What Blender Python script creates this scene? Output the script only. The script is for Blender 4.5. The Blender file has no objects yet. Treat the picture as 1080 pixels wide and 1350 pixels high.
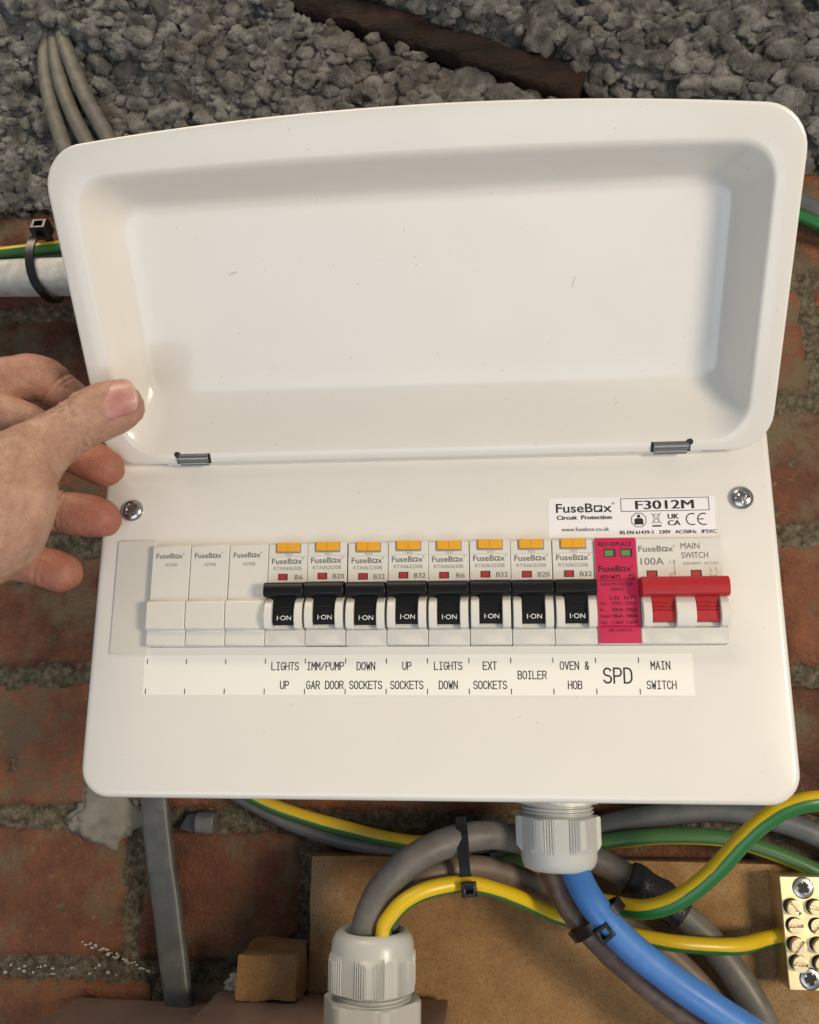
import bpy, bmesh, math, random
import numpy as np
from mathutils import Vector, Matrix, noise as mnoise

# ------------------------------------------------------------------ camera, world, lamps, exposure
S = 0.001                                  # everything below is written in millimetres
sc = bpy.context.scene
cd = bpy.data.cameras.new('camera'); cam = bpy.data.objects.new('camera', cd)
sc.collection.objects.link(cam); sc.camera = cam
cam.location = (151.642*S, -371.187*S, -26.613*S)
cam.rotation_euler = (math.radians(103.333), math.radians(-0.176), math.radians(5.45))
cd.sensor_fit = 'VERTICAL'; cd.sensor_height = 36.0
cd.lens = 36.0*1130.92/1350.0
cd.clip_start = 0.01; cd.clip_end = 50

w = bpy.data.worlds.new('World'); sc.world = w; w.use_nodes = True
w.node_tree.nodes['Background'].inputs[0].default_value = (0.88, 0.94, 1.0, 1)
w.node_tree.nodes['Background'].inputs[1].default_value = 0.23

def lamp(name, loc, target, size, size_y, power, col):
    d = bpy.data.lights.new(name, 'AREA'); d.shape = 'RECTANGLE'; d.size = size; d.size_y = size_y
    d.energy = power; d.color = col
    o = bpy.data.objects.new(name, d); sc.collection.objects.link(o)
    o.location = loc
    o.rotation_euler = (Vector(target)-Vector(loc)).to_track_quat('-Z', 'Y').to_euler()
    return o
lamp('work_lamp', (1.08, -0.98, -0.06), (0.13, 0, 0.02), 0.30, 0.30, 12.0, (1.0, 0.83, 0.62))
lamp('ceiling_lamp', (-0.30, -0.60, 1.10), (0.08, 0, 0.1), 0.9, 0.25, 8.0, (1.0, 0.83, 0.60))
lamp('low_front_fill', (0.0, -1.05, -0.75), (0.12, 0, 0.12), 1.1, 0.7, 4.8, (0.86, 0.93, 1.0))  # added cool fill, low in front and unseen, brightens the lid against the panel
sc.view_settings.view_transform = 'Standard'; sc.view_settings.look = 'None'
sc.view_settings.exposure = 0.15; sc.view_settings.gamma = 1.0
sc.view_settings.use_curve_mapping = False

random.seed(7); rng = np.random.default_rng(7)

# ------------------------------------------------------------------ helpers
def link(o): sc.collection.objects.link(o); return o

def tag(o, label=None, cat=None, group=None, kind=None):
    if label: o['label'] = label
    if cat: o['category'] = cat
    if group: o['group'] = group
    if kind: o['kind'] = kind
    return o

def thing(name, label, cat, loc=(0, 0, 0), group=None):
    o = bpy.data.objects.new(name, None); o.empty_display_size = 0.01; link(o)
    o.location = Vector(loc)*S
    return tag(o, label, cat, group)

def mesh_data(name, v, f, mat=None, smooth=None, uv=None):
    me = bpy.data.meshes.new(name)
    me.from_pydata([tuple(float(c)*S for c in p) for p in v], [], [tuple(int(i) for i in q) for q in f])
    if mat is not None:
        for m in (mat if isinstance(mat, (list, tuple)) else [mat]): me.materials.append(m)
    if smooth is not None:
        me.polygons.foreach_set('use_smooth', [True]*len(me.polygons))
        if smooth < 180: me.set_sharp_from_angle(angle=math.radians(smooth))
    if uv is not None:
        l = me.uv_layers.new(name='UVMap')
        l.data.foreach_set('uv', np.asarray(uv, dtype=np.float32).ravel())
    me.update()
    return me

def mk(name, v, f, mat, parent=None, smooth=30, uv=None, bevel=0, recentre=True):
    """verts in mm; local to the parent if there is one, else world with the origin put at the base"""
    v = np.asarray(v, dtype=float); loc = np.zeros(3)
    if recentre and len(v):
        lo, hi = v.min(0), v.max(0); loc = np.array([(lo[0]+hi[0])/2, (lo[1]+hi[1])/2, lo[2]])
        v = v-loc
    o = bpy.data.objects.new(name, mesh_data(name, v, f, mat, smooth, uv)); link(o)
    o.location = Vector(loc)*S
    if parent is not None: o.parent = parent
    if bevel:
        b = o.modifiers.new('bevel', 'BEVEL'); b.width = bevel*S; b.segments = 2; b.limit_method = 'ANGLE'
        b.angle_limit = math.radians(40); b.harden_normals = False
    return o

class MB:
    def __init__(s): s.v = []; s.f = []
    def add(s, v, f):
        n = len(s.v); s.v += [tuple(p) for p in v]; s.f += [tuple(i+n for i in q) for q in f]; return s
    def box(s, x0, x1, y0, y1, z0, z1):
        return s.add([(x0,y0,z0),(x1,y0,z0),(x1,y1,z0),(x0,y1,z0),(x0,y0,z1),(x1,y0,z1),(x1,y1,z1),(x0,y1,z1)],
                     [(3,2,1,0),(4,5,6,7),(0,1,5,4),(1,2,6,5),(2,3,7,6),(3,0,4,7)])
    def prism(s, prof, x0, x1):
        """prof: (y,z) outline, counter-clockwise seen from +x; extruded along x"""
        n = len(prof)
        return s.add([(x0, y, z) for y, z in prof]+[(x1, y, z) for y, z in prof],
                     [tuple(range(n-1, -1, -1)), tuple(range(n, 2*n))]+[(i, (i+1) % n, n+(i+1) % n, n+i) for i in range(n)])
    def rings(s, R, cap0=False, cap1=False):
        n = len(R[0]); v = [p for r in R for p in r]; f = []
        for k in range(len(R)-1):
            for i in range(n):
                j = (i+1) % n; f.append((k*n+i, k*n+j, (k+1)*n+j, (k+1)*n+i))
        if cap0: f.append(tuple(range(n-1, -1, -1)))
        if cap1: f.append(tuple(range((len(R)-1)*n, len(R)*n)))
        return s.add(v, f)
    def lathe(s, prof, c, n=32, axis='z', cap0=True, cap1=True):
        R = []
        for r, h in prof:
            ring = []
            for i in range(n):
                a = 2*math.pi*i/n; x, y = r*math.cos(a), r*math.sin(a)
                ring.append({'z': (c[0]+x, c[1]+y, c[2]+h), '-y': (c[0]+x, c[1]-h, c[2]+y), 'x': (c[0]+h, c[1]+x, c[2]+y)}[axis])
            R.append(ring)
        return s.rings(R, cap0, cap1)
    def build(s, name, mat, parent=None, **k): return mk(name, s.v, s.f, mat, parent, **k)

def spline(P, n=8):
    """Catmull-Rom through P"""
    P = [np.array(p, float) for p in P]; Q = [2*P[0]-P[1]]+P+[2*P[-1]-P[-2]]; out = []
    for i in range(1, len(Q)-2):
        for k in range(n):
            t = k/n
            out.append(.5*((2*Q[i])+(-Q[i-1]+Q[i+1])*t+(2*Q[i-1]-5*Q[i]+4*Q[i+1]-Q[i+2])*t*t+(-Q[i-1]+3*Q[i]-3*Q[i+1]+Q[i+2])*t**3))
    out.append(P[-1]); return out

def sweep(P, r, n=16, sx=1.0, sy=1.0, up=(0, -1, 0), wob=0.0, sq=0):
    """tube along P with uv (around, along); up sets where u=0 faces"""
    P = [np.array(p, float) for p in P]; m = len(P)
    T = [P[min(i+1, m-1)]-P[max(i-1, 0)] for i in range(m)]; T = [t/np.linalg.norm(t) for t in T]
    u = np.array(up, float); V = []; F = []; UV = []; L = 0
    Ls = []
    for i in range(m):
        if i: L += np.linalg.norm(P[i]-P[i-1])
        Ls.append(L)
        u = u-T[i]*(u@T[i]); u = u/np.linalg.norm(u); b = np.cross(T[i], u)
        rr = r[i] if hasattr(r, '__len__') else r
        if wob: rr = rr*(1+wob*mnoise.noise(Vector(P[i])*0.05))
        for k in range(n):
            a = 2*math.pi*k/n; ca, sa = math.cos(a), math.sin(a)
            if sq:
                ca = math.copysign(abs(ca)**(2/sq), ca); sa = math.copysign(abs(sa)**(2/sq), sa)
            V.append(P[i]+rr*(ca*sx*u+sa*sy*b))
    for i in range(m-1):
        for k in range(n):
            j = (k+1) % n
            F.append((i*n+k, (i+1)*n+k, (i+1)*n+j, i*n+j))
            k1 = (k+1)/n
            UV += [(k/n, Ls[i]/100), (k/n, Ls[i+1]/100), (k1, Ls[i+1]/100), (k1, Ls[i]/100)]
    F.append(tuple(range(n))); UV += [(0, 0)]*n
    F.append(tuple(range((m-1)*n+n-1, (m-1)*n-1, -1))); UV += [(0, 0)]*n
    return V, F, UV

def fbm(p, o=4):
    return mnoise.fractal(Vector(p), 1.0, 2.0, o)

# ------------------------------------------------------------------ materials
def mat(name, col, rough=.5, metal=0., var=0., vscale=200., col2=None, bump=0., bscale=1500., spec=.5, coat=0., sss=0., detail=6., stretch=None, rnd=0., bdist=.001):
    m = bpy.data.materials.new(name); m.use_nodes = True; nt = m.node_tree; N = nt.nodes; L = nt.links
    b = N['Principled BSDF']
    b.inputs['Base Color'].default_value = (*col, 1); b.inputs['Roughness'].default_value = rough
    b.inputs['Metallic'].default_value = metal; b.inputs['Specular IOR Level'].default_value = spec
    if coat: b.inputs['Coat Weight'].default_value = coat; b.inputs['Coat Roughness'].default_value = .12
    if sss:
        b.inputs['Subsurface Weight'].default_value = sss; b.inputs['Subsurface Radius'].default_value = (1, .35, .2)
        b.inputs['Subsurface Scale'].default_value = .004
    tc = N.new('ShaderNodeTexCoord'); vec = tc.outputs['Object']
    if stretch:
        mp = N.new('ShaderNodeMapping'); mp.inputs['Scale'].default_value = stretch; L.new(vec, mp.inputs['Vector']); vec = mp.outputs[0]
    m['vec'] = 0
    if var or col2:
        n = N.new('ShaderNodeTexNoise'); n.inputs['Scale'].default_value = vscale; n.inputs['Detail'].default_value = detail
        n.inputs['Roughness'].default_value = .65
        L.new(vec, n.inputs['Vector'])
        r = N.new('ShaderNodeValToRGB'); c2 = col2 or tuple(c*(1-var) for c in col)
        r.color_ramp.elements[0].position = .35; r.color_ramp.elements[1].position = .65
        r.color_ramp.elements[0].color = (*c2, 1); r.color_ramp.elements[1].color = (*col, 1)
        L.new(n.outputs['Fac'], r.inputs['Fac']); L.new(r.outputs['Color'], b.inputs['Base Color'])
    if bump:
        n2 = N.new('ShaderNodeTexNoise'); n2.inputs['Scale'].default_value = bscale; n2.inputs['Detail'].default_value = 5
        n2.inputs['Roughness'].default_value = .6
        L.new(vec, n2.inputs['Vector'])
        bp = N.new('ShaderNodeBump'); bp.inputs['Strength'].default_value = bump; bp.inputs['Distance'].default_value = bdist
        L.new(n2.outputs['Fac'], bp.inputs['Height']); L.new(bp.outputs['Normal'], b.inputs['Normal'])
    return m

def uneven_gloss(m, scale, lo, hi):
    N = m.node_tree.nodes; L = m.node_tree.links; tc = N.new('ShaderNodeTexCoord'); n = N.new('ShaderNodeTexNoise')
    n.inputs['Scale'].default_value = scale; n.inputs['Detail'].default_value = 8; L.new(tc.outputs['Object'], n.inputs['Vector'])
    r = N.new('ShaderNodeMapRange'); r.inputs['From Min'].default_value = .35; r.inputs['From Max'].default_value = .65; r.inputs['To Min'].default_value = lo; r.inputs['To Max'].default_value = hi
    L.new(n.outputs['Fac'], r.inputs['Value']); L.new(r.outputs[0], N['Principled BSDF'].inputs['Roughness'])
def node(m, t): return m.node_tree.nodes.new(t)

M = {}
M['white'] = mat('white_enamel', (.745, .725, .685), .27, bump=.06, bscale=700, coat=.2, bdist=.0003, var=.025, vscale=25)
M['white_box'] = mat('white_steel', (.74, .735, .71), .4)
M['module'] = mat('module_plastic', (.66, .65, .61), .40, var=.03, vscale=90, bump=.04, bscale=4000, bdist=.0002)
M['trim'] = mat('blanking_plastic', (.61, .60, .55), .40)
M['black'] = mat('black_plastic', (.006, .006, .007), .38, spec=.28, bump=.03, bscale=3000, bdist=.0002)
M['tie'] = mat('black_nylon', (.007, .007, .008), .27)
M['tape'] = mat('black_tape', (.012, .012, .013), .3, bump=.4, bscale=300, bdist=.002)
M['red'] = mat('red_plastic', (.40, .016, .022), .34, var=.08, vscale=150, bump=.04, bscale=2500, bdist=.0002)
M['flag'] = mat('red_flag', (.42, .03, .035), .45)
M['crimson'] = mat('crimson_label', (.52, .012, .075), .45, var=.06, vscale=60)
M['orange'] = mat('amber_plastic', (.74, .36, .02), .4)
M['green_flag'] = mat('green_flag', (.11, .23, .08), .45)
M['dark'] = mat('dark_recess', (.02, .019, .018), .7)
M['paper'] = mat('label_paper', (.82, .81, .76), .55)
M['sticker'] = mat('sticker_white', (.82, .80, .83), .35)
M['ink'] = mat('black_ink', (.012, .012, .014), .5)
M['ink_grey'] = mat('grey_ink', (.13, .13, .125), .5)
M['ink_light'] = mat('pale_grey_ink', (.27, .27, .26), .5)
M['ink_red'] = mat('dark_ink_on_crimson', (.05, .003, .010), .5)
M['ink_white'] = mat('white_ink', (.75, .75, .75), .5)
M['zinc'] = mat('zinc_steel', (.50, .50, .49), .25, 1.0, var=.25, vscale=700, bump=.08, bscale=2500, bdist=.0003)
M['steel'] = mat('hinge_steel', (.30, .30, .30), .35, 1.0)
M['brass'] = mat('brass', (.90, .76, .46), .42, 1.0, var=.15, vscale=350, bump=.1, bscale=900, bdist=.0003)
M['brass_screw'] = mat('brass_screw', (.85, .74, .50), .36, 1.0, var=.2, vscale=900)
M['gland'] = mat('gland_nylon', (.50, .51, .49), .36, var=.04, vscale=80, bump=.03, bscale=2500, bdist=.0003)
M['cable'] = mat('grey_sheath', (.135, .128, .118), .42, col2=(.105, .098, .09), vscale=120, bump=.06, bscale=900, bdist=.0005)
M['cable_pink'] = mat('grey_sheath_brick_dust', (.19, .13, .095), .5, col2=(.13, .115, .10), vscale=70, bump=.1, bscale=900, bdist=.0005)
M['cable_dark'] = mat('slate_sheath', (.098, .108, .114), .45, col2=(.072, .078, .08), vscale=90, bump=.05, bscale=900, bdist=.0005)
M['cable_dusty'] = mat('dusty_sheath', (.15, .142, .12), .6, col2=(.09, .086, .074), vscale=150, bump=.1, bscale=900, bdist=.0005)
M['brown'] = mat('brown_sheath', (.12, .070, .052), .45, col2=(.075, .046, .037), vscale=140, bump=.08, bscale=900, bdist=.0005)
M['blue'] = mat('blue_sheath', (.055, .19, .52), .35, col2=(.045, .16, .46), vscale=100, bump=.04, bscale=900, bdist=.0005)
M['conduit'] = mat('white_conduit', (.66, .65, .62), .5, col2=(.42, .41, .38), vscale=120, bump=.15, bscale=600)
M['plaster'] = mat('white_plaster', (.55, .53, .48), .85, col2=(.30, .27, .22), vscale=400, bump=.7, bscale=900)
M['nail'] = mat('nail', (.40, .165, .145), .36, col2=(.50, .26, .23), vscale=110, coat=.05, sss=.1)
M['nail_edge'] = mat('nail_edge', (.50, .34, .28), .4)

def stripe_mat(name, off, frac=.45, dust=0.):
    """yellow core sheath with a green band that runs along the cable (uv.x goes round it)"""
    m = mat(name, (.70, .50, .01), .34, bump=.04, bscale=900, bdist=.0005); nt = m.node_tree; N = nt.nodes; L = nt.links
    uv = N.new('ShaderNodeUVMap'); sp = N.new('ShaderNodeSeparateXYZ'); L.new(uv.outputs[0], sp.inputs[0])
    def mth(op, a, bval):
        n = N.new('ShaderNodeMath'); n.operation = op
        for i, q in enumerate((a, bval)):
            if isinstance(q, (int, float)): n.inputs[i].default_value = q
            else: L.new(q, n.inputs[i])
        return n.outputs[0]
    nz = N.new('ShaderNodeTexNoise'); nz.inputs['Scale'].default_value = 60; tc = N.new('ShaderNodeTexCoord'); L.new(tc.outputs['Object'], nz.inputs['Vector'])
    u = mth('FRACT', mth('ADD', mth('ADD', sp.outputs[0], mth('MULTIPLY', mth('SUBTRACT', nz.outputs['Fac'], .5), .05)), off+5), 0)
    r = N.new('ShaderNodeValToRGB'); cr = r.color_ramp
    cr.elements[0].position = 0; cr.elements[0].color = (.018, .14, .035, 1)
    cr.elements[1].position = 1; cr.elements[1].color = (.018, .14, .035, 1)
    for pos, c in ((frac, (.018, .14, .035, 1)), (frac+.02, (.66, .45, .008, 1)), (.98, (.66, .45, .008, 1))):
        e = cr.elements.new(pos); e.color = c
    L.new(u, r.inputs['Fac'])
    src = r.outputs['Color']
    if dust:
        mx = N.new('ShaderNodeMix'); mx.data_type = 'RGBA'; mx.inputs['Factor'].default_value = dust
        L.new(src, mx.inputs[6]); mx.inputs[7].default_value = (.16, .11, .05, 1); src = mx.outputs[2]
    L.new(src, N['Principled BSDF'].inputs['Base Color'])
    return m

def ramp_mat(name, stops, scale, rough, bump, bscale, bdist, specks=None, rnd=0., rough_noise=.6, stretch=None, smear=None):
    """large-scale colour noise through a ramp, optional pale specks, smears of another colour and per-object shift"""
    m = bpy.data.materials.new(name); m.use_nodes = True; nt = m.node_tree; N = nt.nodes; L = nt.links; b = N['Principled BSDF']
    b.inputs['Roughness'].default_value = rough; b.inputs['Specular IOR Level'].default_value = .3
    g = N.new('ShaderNodeNewGeometry'); vec = g.outputs['Position']
    if stretch:
        mp = N.new('ShaderNodeMapping'); mp.inputs['Scale'].default_value = stretch; L.new(vec, mp.inputs['Vector']); vec = mp.outputs[0]
    n = N.new('ShaderNodeTexNoise'); n.inputs['Scale'].default_value = scale; n.inputs['Detail'].default_value = 9; n.inputs['Roughness'].default_value = rough_noise
    L.new(vec, n.inputs['Vector'])
    r = N.new('ShaderNodeValToRGB'); cr = r.color_ramp
    cr.elements[0].position, cr.elements[0].color = stops[0][0], (*stops[0][1], 1)
    cr.elements[1].position, cr.elements[1].color = stops[-1][0], (*stops[-1][1], 1)
    for p, c in stops[1:-1]: e = cr.elements.new(p); e.color = (*c, 1)
    fac = n.outputs['Fac']
    if rnd:
        oi = N.new('ShaderNodeObjectInfo'); ma = N.new('ShaderNodeMath'); ma.operation = 'MULTIPLY_ADD'
        L.new(oi.outputs['Random'], ma.inputs[0]); ma.inputs[1].default_value = rnd; L.new(fac, ma.inputs[2])
        mb = N.new('ShaderNodeMath'); mb.operation = 'SUBTRACT'; L.new(ma.outputs[0], mb.inputs[0]); mb.inputs[1].default_value = rnd/2; fac = mb.outputs[0]
    L.new(fac, r.inputs['Fac']); col = r.outputs['Color']
    for spec in ([smear] if smear else [])+([specks] if specks else []):
        sc_, lo, hi, c = spec
        n3 = N.new('ShaderNodeTexNoise'); n3.inputs['Scale'].default_value = sc_; n3.inputs['Detail'].default_value = 8; n3.inputs['Roughness'].default_value = .7
        L.new(g.outputs['Position'], n3.inputs['Vector'])
        mr = N.new('ShaderNodeMapRange'); mr.inputs['From Min'].default_value = lo; mr.inputs['From Max'].default_value = hi
        L.new(n3.outputs['Fac'], mr.inputs['Value'])
        mx = N.new('ShaderNodeMix'); mx.data_type = 'RGBA'; L.new(mr.outputs[0], mx.inputs['Factor']); L.new(col, mx.inputs[6]); mx.inputs[7].default_value = (*c, 1); col = mx.outputs[2]
    L.new(col, b.inputs['Base Color'])
    n2 = N.new('ShaderNodeTexNoise'); n2.inputs['Scale'].default_value = bscale; n2.inputs['Detail'].default_value = 7; n2.inputs['Roughness'].default_value = .65
    L.new(vec, n2.inputs['Vector'])
    bp = N.new('ShaderNodeBump'); bp.inputs['Strength'].default_value = bump; bp.inputs['Distance'].default_value = bdist
    L.new(n2.outputs['Fac'], bp.inputs['Height']); L.new(bp.outputs['Normal'], b.inputs['Normal'])
    return m

M['brick'] = ramp_mat('old_brick', [(.25, (.085, .038, .026)), (.5, (.205, .085, .050)), (.75, (.38, .15, .072))], 34, .85, 1., 480, .003,
                      specks=(230, .61, .69, (.26, .21, .155)), rnd=.30, smear=(26, .48, .60, (.18, .135, .085)), rough_noise=.76)
M['mortar'] = ramp_mat('old_mortar', [(.3, (.055, .044, .029)), (.5, (.165, .138, .092)), (.7, (.32, .275, .20))], 300, .95, 1., 700, .004,
                       specks=(560, .58, .66, (.27, .25, .20)))
M['render'] = ramp_mat('coarse_aggregate', [(.3, (.058, .056, .055)), (.5, (.15, .146, .14)), (.70, (.35, .342, .33))], 85, .95, 1., 560, .004, rnd=.12,
                       smear=(9, .54, .74, (.15, .125, .095)))
M['render_dark'] = ramp_mat('aggregate_bed', [(.3, (.05, .045, .04)), (.7, (.16, .145, .125))], 120, .95, 1., 600, .003)
M['timber'] = ramp_mat('dark_timber', [(.3, (.006, .004, .003)), (.5, (.020, .011, .008)), (.72, (.055, .026, .017))], 45, .8, 1., 200, .004, stretch=(.25, 1, 1.4))
M['chipboard'] = ramp_mat('hardboard', [(.3, (.24, .125, .048)), (.5, (.34, .19, .075)), (.72, (.43, .26, .115))], 40, .8, .6, 1500, .0012,
                          specks=(1100, .50, .66, (.18, .107, .05)), smear=(11, .52, .72, (.43, .33, .21)), rough_noise=.75)
M['box_top'] = ramp_mat('brown_painted_board', [(.3, (.16, .105, .082)), (.5, (.23, .155, .125)), (.72, (.29, .205, .17))], 24, .42, .12, 260, .001, stretch=(1, .4, 1),
                        specks=(200, .64, .74, (.24, .18, .14)))

for k_, sc_, lo, hi in (('white', 14, .20, .26), ('blue', 60, .28, .55), ('cable', 60, .34, .6), ('brown', 60, .35, .6), ('module', 60, .34, .5), ('brass', 90, .32, .6), ('gland', 60, .28, .5)): uneven_gloss(M[k_], sc_, lo, hi)
def dust(m, scale, lo, hi, col, amt):
    N = m.node_tree.nodes; L = m.node_tree.links; b = N['Principled BSDF'].inputs['Base Color']; src = b.links[0].from_socket
    tc = N.new('ShaderNodeTexCoord'); n = N.new('ShaderNodeTexNoise'); n.inputs['Scale'].default_value = scale; n.inputs['Detail'].default_value = 2; L.new(tc.outputs['Object'], n.inputs['Vector'])
    r = N.new('ShaderNodeMapRange'); r.inputs['From Min'].default_value = lo; r.inputs['From Max'].default_value = hi; r.inputs['To Max'].default_value = amt; L.new(n.outputs['Fac'], r.inputs['Value'])
    x = N.new('ShaderNodeMix'); x.data_type = 'RGBA'; L.new(r.outputs[0], x.inputs['Factor']); L.new(src, x.inputs[6]); x.inputs[7].default_value = (*col, 1); L.new(x.outputs[2], b)
dust(M['white'], 420, .735, .77, (.45, .40, .33), .5)
for k_ in ('brown', 'cable', 'cable_dark', 'cable_pink'): dust(M[k_], 140, .45, .75, (.22, .19, .15), .30)
# skin: colour attribute 'tone' (0 pale back of hand, 1 ruddy finger pads)
def skin_mat():
    m = bpy.data.materials.new('skin'); m.use_nodes = True; nt = m.node_tree; N = nt.nodes; L = nt.links; b = N['Principled BSDF']
    at = N.new('ShaderNodeAttribute'); at.attribute_name = 'tone'
    tc = N.new('ShaderNodeTexCoord')
    n = N.new('ShaderNodeTexNoise'); n.inputs['Scale'].default_value = 85; n.inputs['Detail'].default_value = 10; n.inputs['Roughness'].default_value = .7; L.new(tc.outputs['Object'], n.inputs['Vector'])
    r = N.new('ShaderNodeValToRGB'); r.color_ramp.elements[0].position = .32; r.color_ramp.elements[1].position = .66
    r.color_ramp.elements[0].color = (.315, .17, .115, 1); r.color_ramp.elements[1].color = (.48, .295, .215, 1)
    L.new(n.outputs['Fac'], r.inputs['Fac'])
    mx = N.new('ShaderNodeMix'); mx.data_type = 'RGBA'; L.new(at.outputs['Fac'], mx.inputs['Factor']); L.new(r.outputs['Color'], mx.inputs[6])
    mx.inputs[7].default_value = (.34, .12, .08, 1)
    at2 = N.new('ShaderNodeAttribute'); at2.attribute_name = 'grime'
    n4 = N.new('ShaderNodeTexNoise'); n4.inputs['Scale'].default_value = 420; n4.inputs['Detail'].default_value = 4; L.new(tc.outputs['Object'], n4.inputs['Vector'])
    mr = N.new('ShaderNodeMapRange'); mr.inputs['From Min'].default_value = .50; mr.inputs['From Max'].default_value = .64; L.new(n4.outputs['Fac'], mr.inputs['Value'])
    mu = N.new('ShaderNodeMath'); mu.operation = 'MULTIPLY'; L.new(at2.outputs['Fac'], mu.inputs[0]); L.new(mr.outputs[0], mu.inputs[1])
    mx2 = N.new('ShaderNodeMix'); mx2.data_type = 'RGBA'; L.new(mu.outputs[0], mx2.inputs['Factor']); L.new(mx.outputs[2], mx2.inputs[6]); mx2.inputs[7].default_value = (.10, .06, .035, 1)
    L.new(mx2.outputs[2], b.inputs['Base Color'])
    b.inputs['Roughness'].default_value = .48; b.inputs['Specular IOR Level'].default_value = .4
    b.inputs['Subsurface Weight'].default_value = .18; b.inputs['Subsurface Radius'].default_value = (1, .35, .2); b.inputs['Subsurface Scale'].default_value = .004
    v = N.new('ShaderNodeTexVoronoi'); v.inputs['Scale'].default_value = 900; v.feature = 'DISTANCE_TO_EDGE'; L.new(tc.outputs['Object'], v.inputs['Vector'])
    n2 = N.new('ShaderNodeTexNoise'); n2.inputs['Scale'].default_value = 330; n2.inputs['Detail'].default_value = 6; L.new(tc.outputs['Object'], n2.inputs['Vector'])
    ad = N.new('ShaderNodeMath'); ad.operation = 'MULTIPLY_ADD'; L.new(v.outputs[0], ad.inputs[0]); ad.inputs[1].default_value = .6; L.new(n2.outputs['Fac'], ad.inputs[2])
    bp = N.new('ShaderNodeBump'); bp.inputs['Strength'].default_value = .5; bp.inputs['Distance'].default_value = .0009
    L.new(ad.outputs[0], bp.inputs['Height']); L.new(bp.outputs['Normal'], b.inputs['Normal'])
    return m
M['skin'] = skin_mat()

# ------------------------------------------------------------------ writing
_tc = {}
def text_raw(s, bold=0.0):
    key = (s, bold)
    if key not in _tc:
        c = bpy.data.curves.new('t', 'FONT'); c.body = s; c.size = 1; c.resolution_u = 3; c.offset = bold; c.fill_mode = 'FRONT'
        o = bpy.data.objects.new('t', c); link(o)
        me = bpy.data.meshes.new_from_object(o.evaluated_get(bpy.context.evaluated_depsgraph_get()))
        v = np.array([x.co[:] for x in me.vertices]).reshape(-1, 3); f = [tuple(p.vertices) for p in me.polygons]
        bpy.data.objects.remove(o); bpy.data.curves.remove(c); bpy.data.meshes.remove(me); _tc[key] = (v, f)
    return _tc[key]

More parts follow.
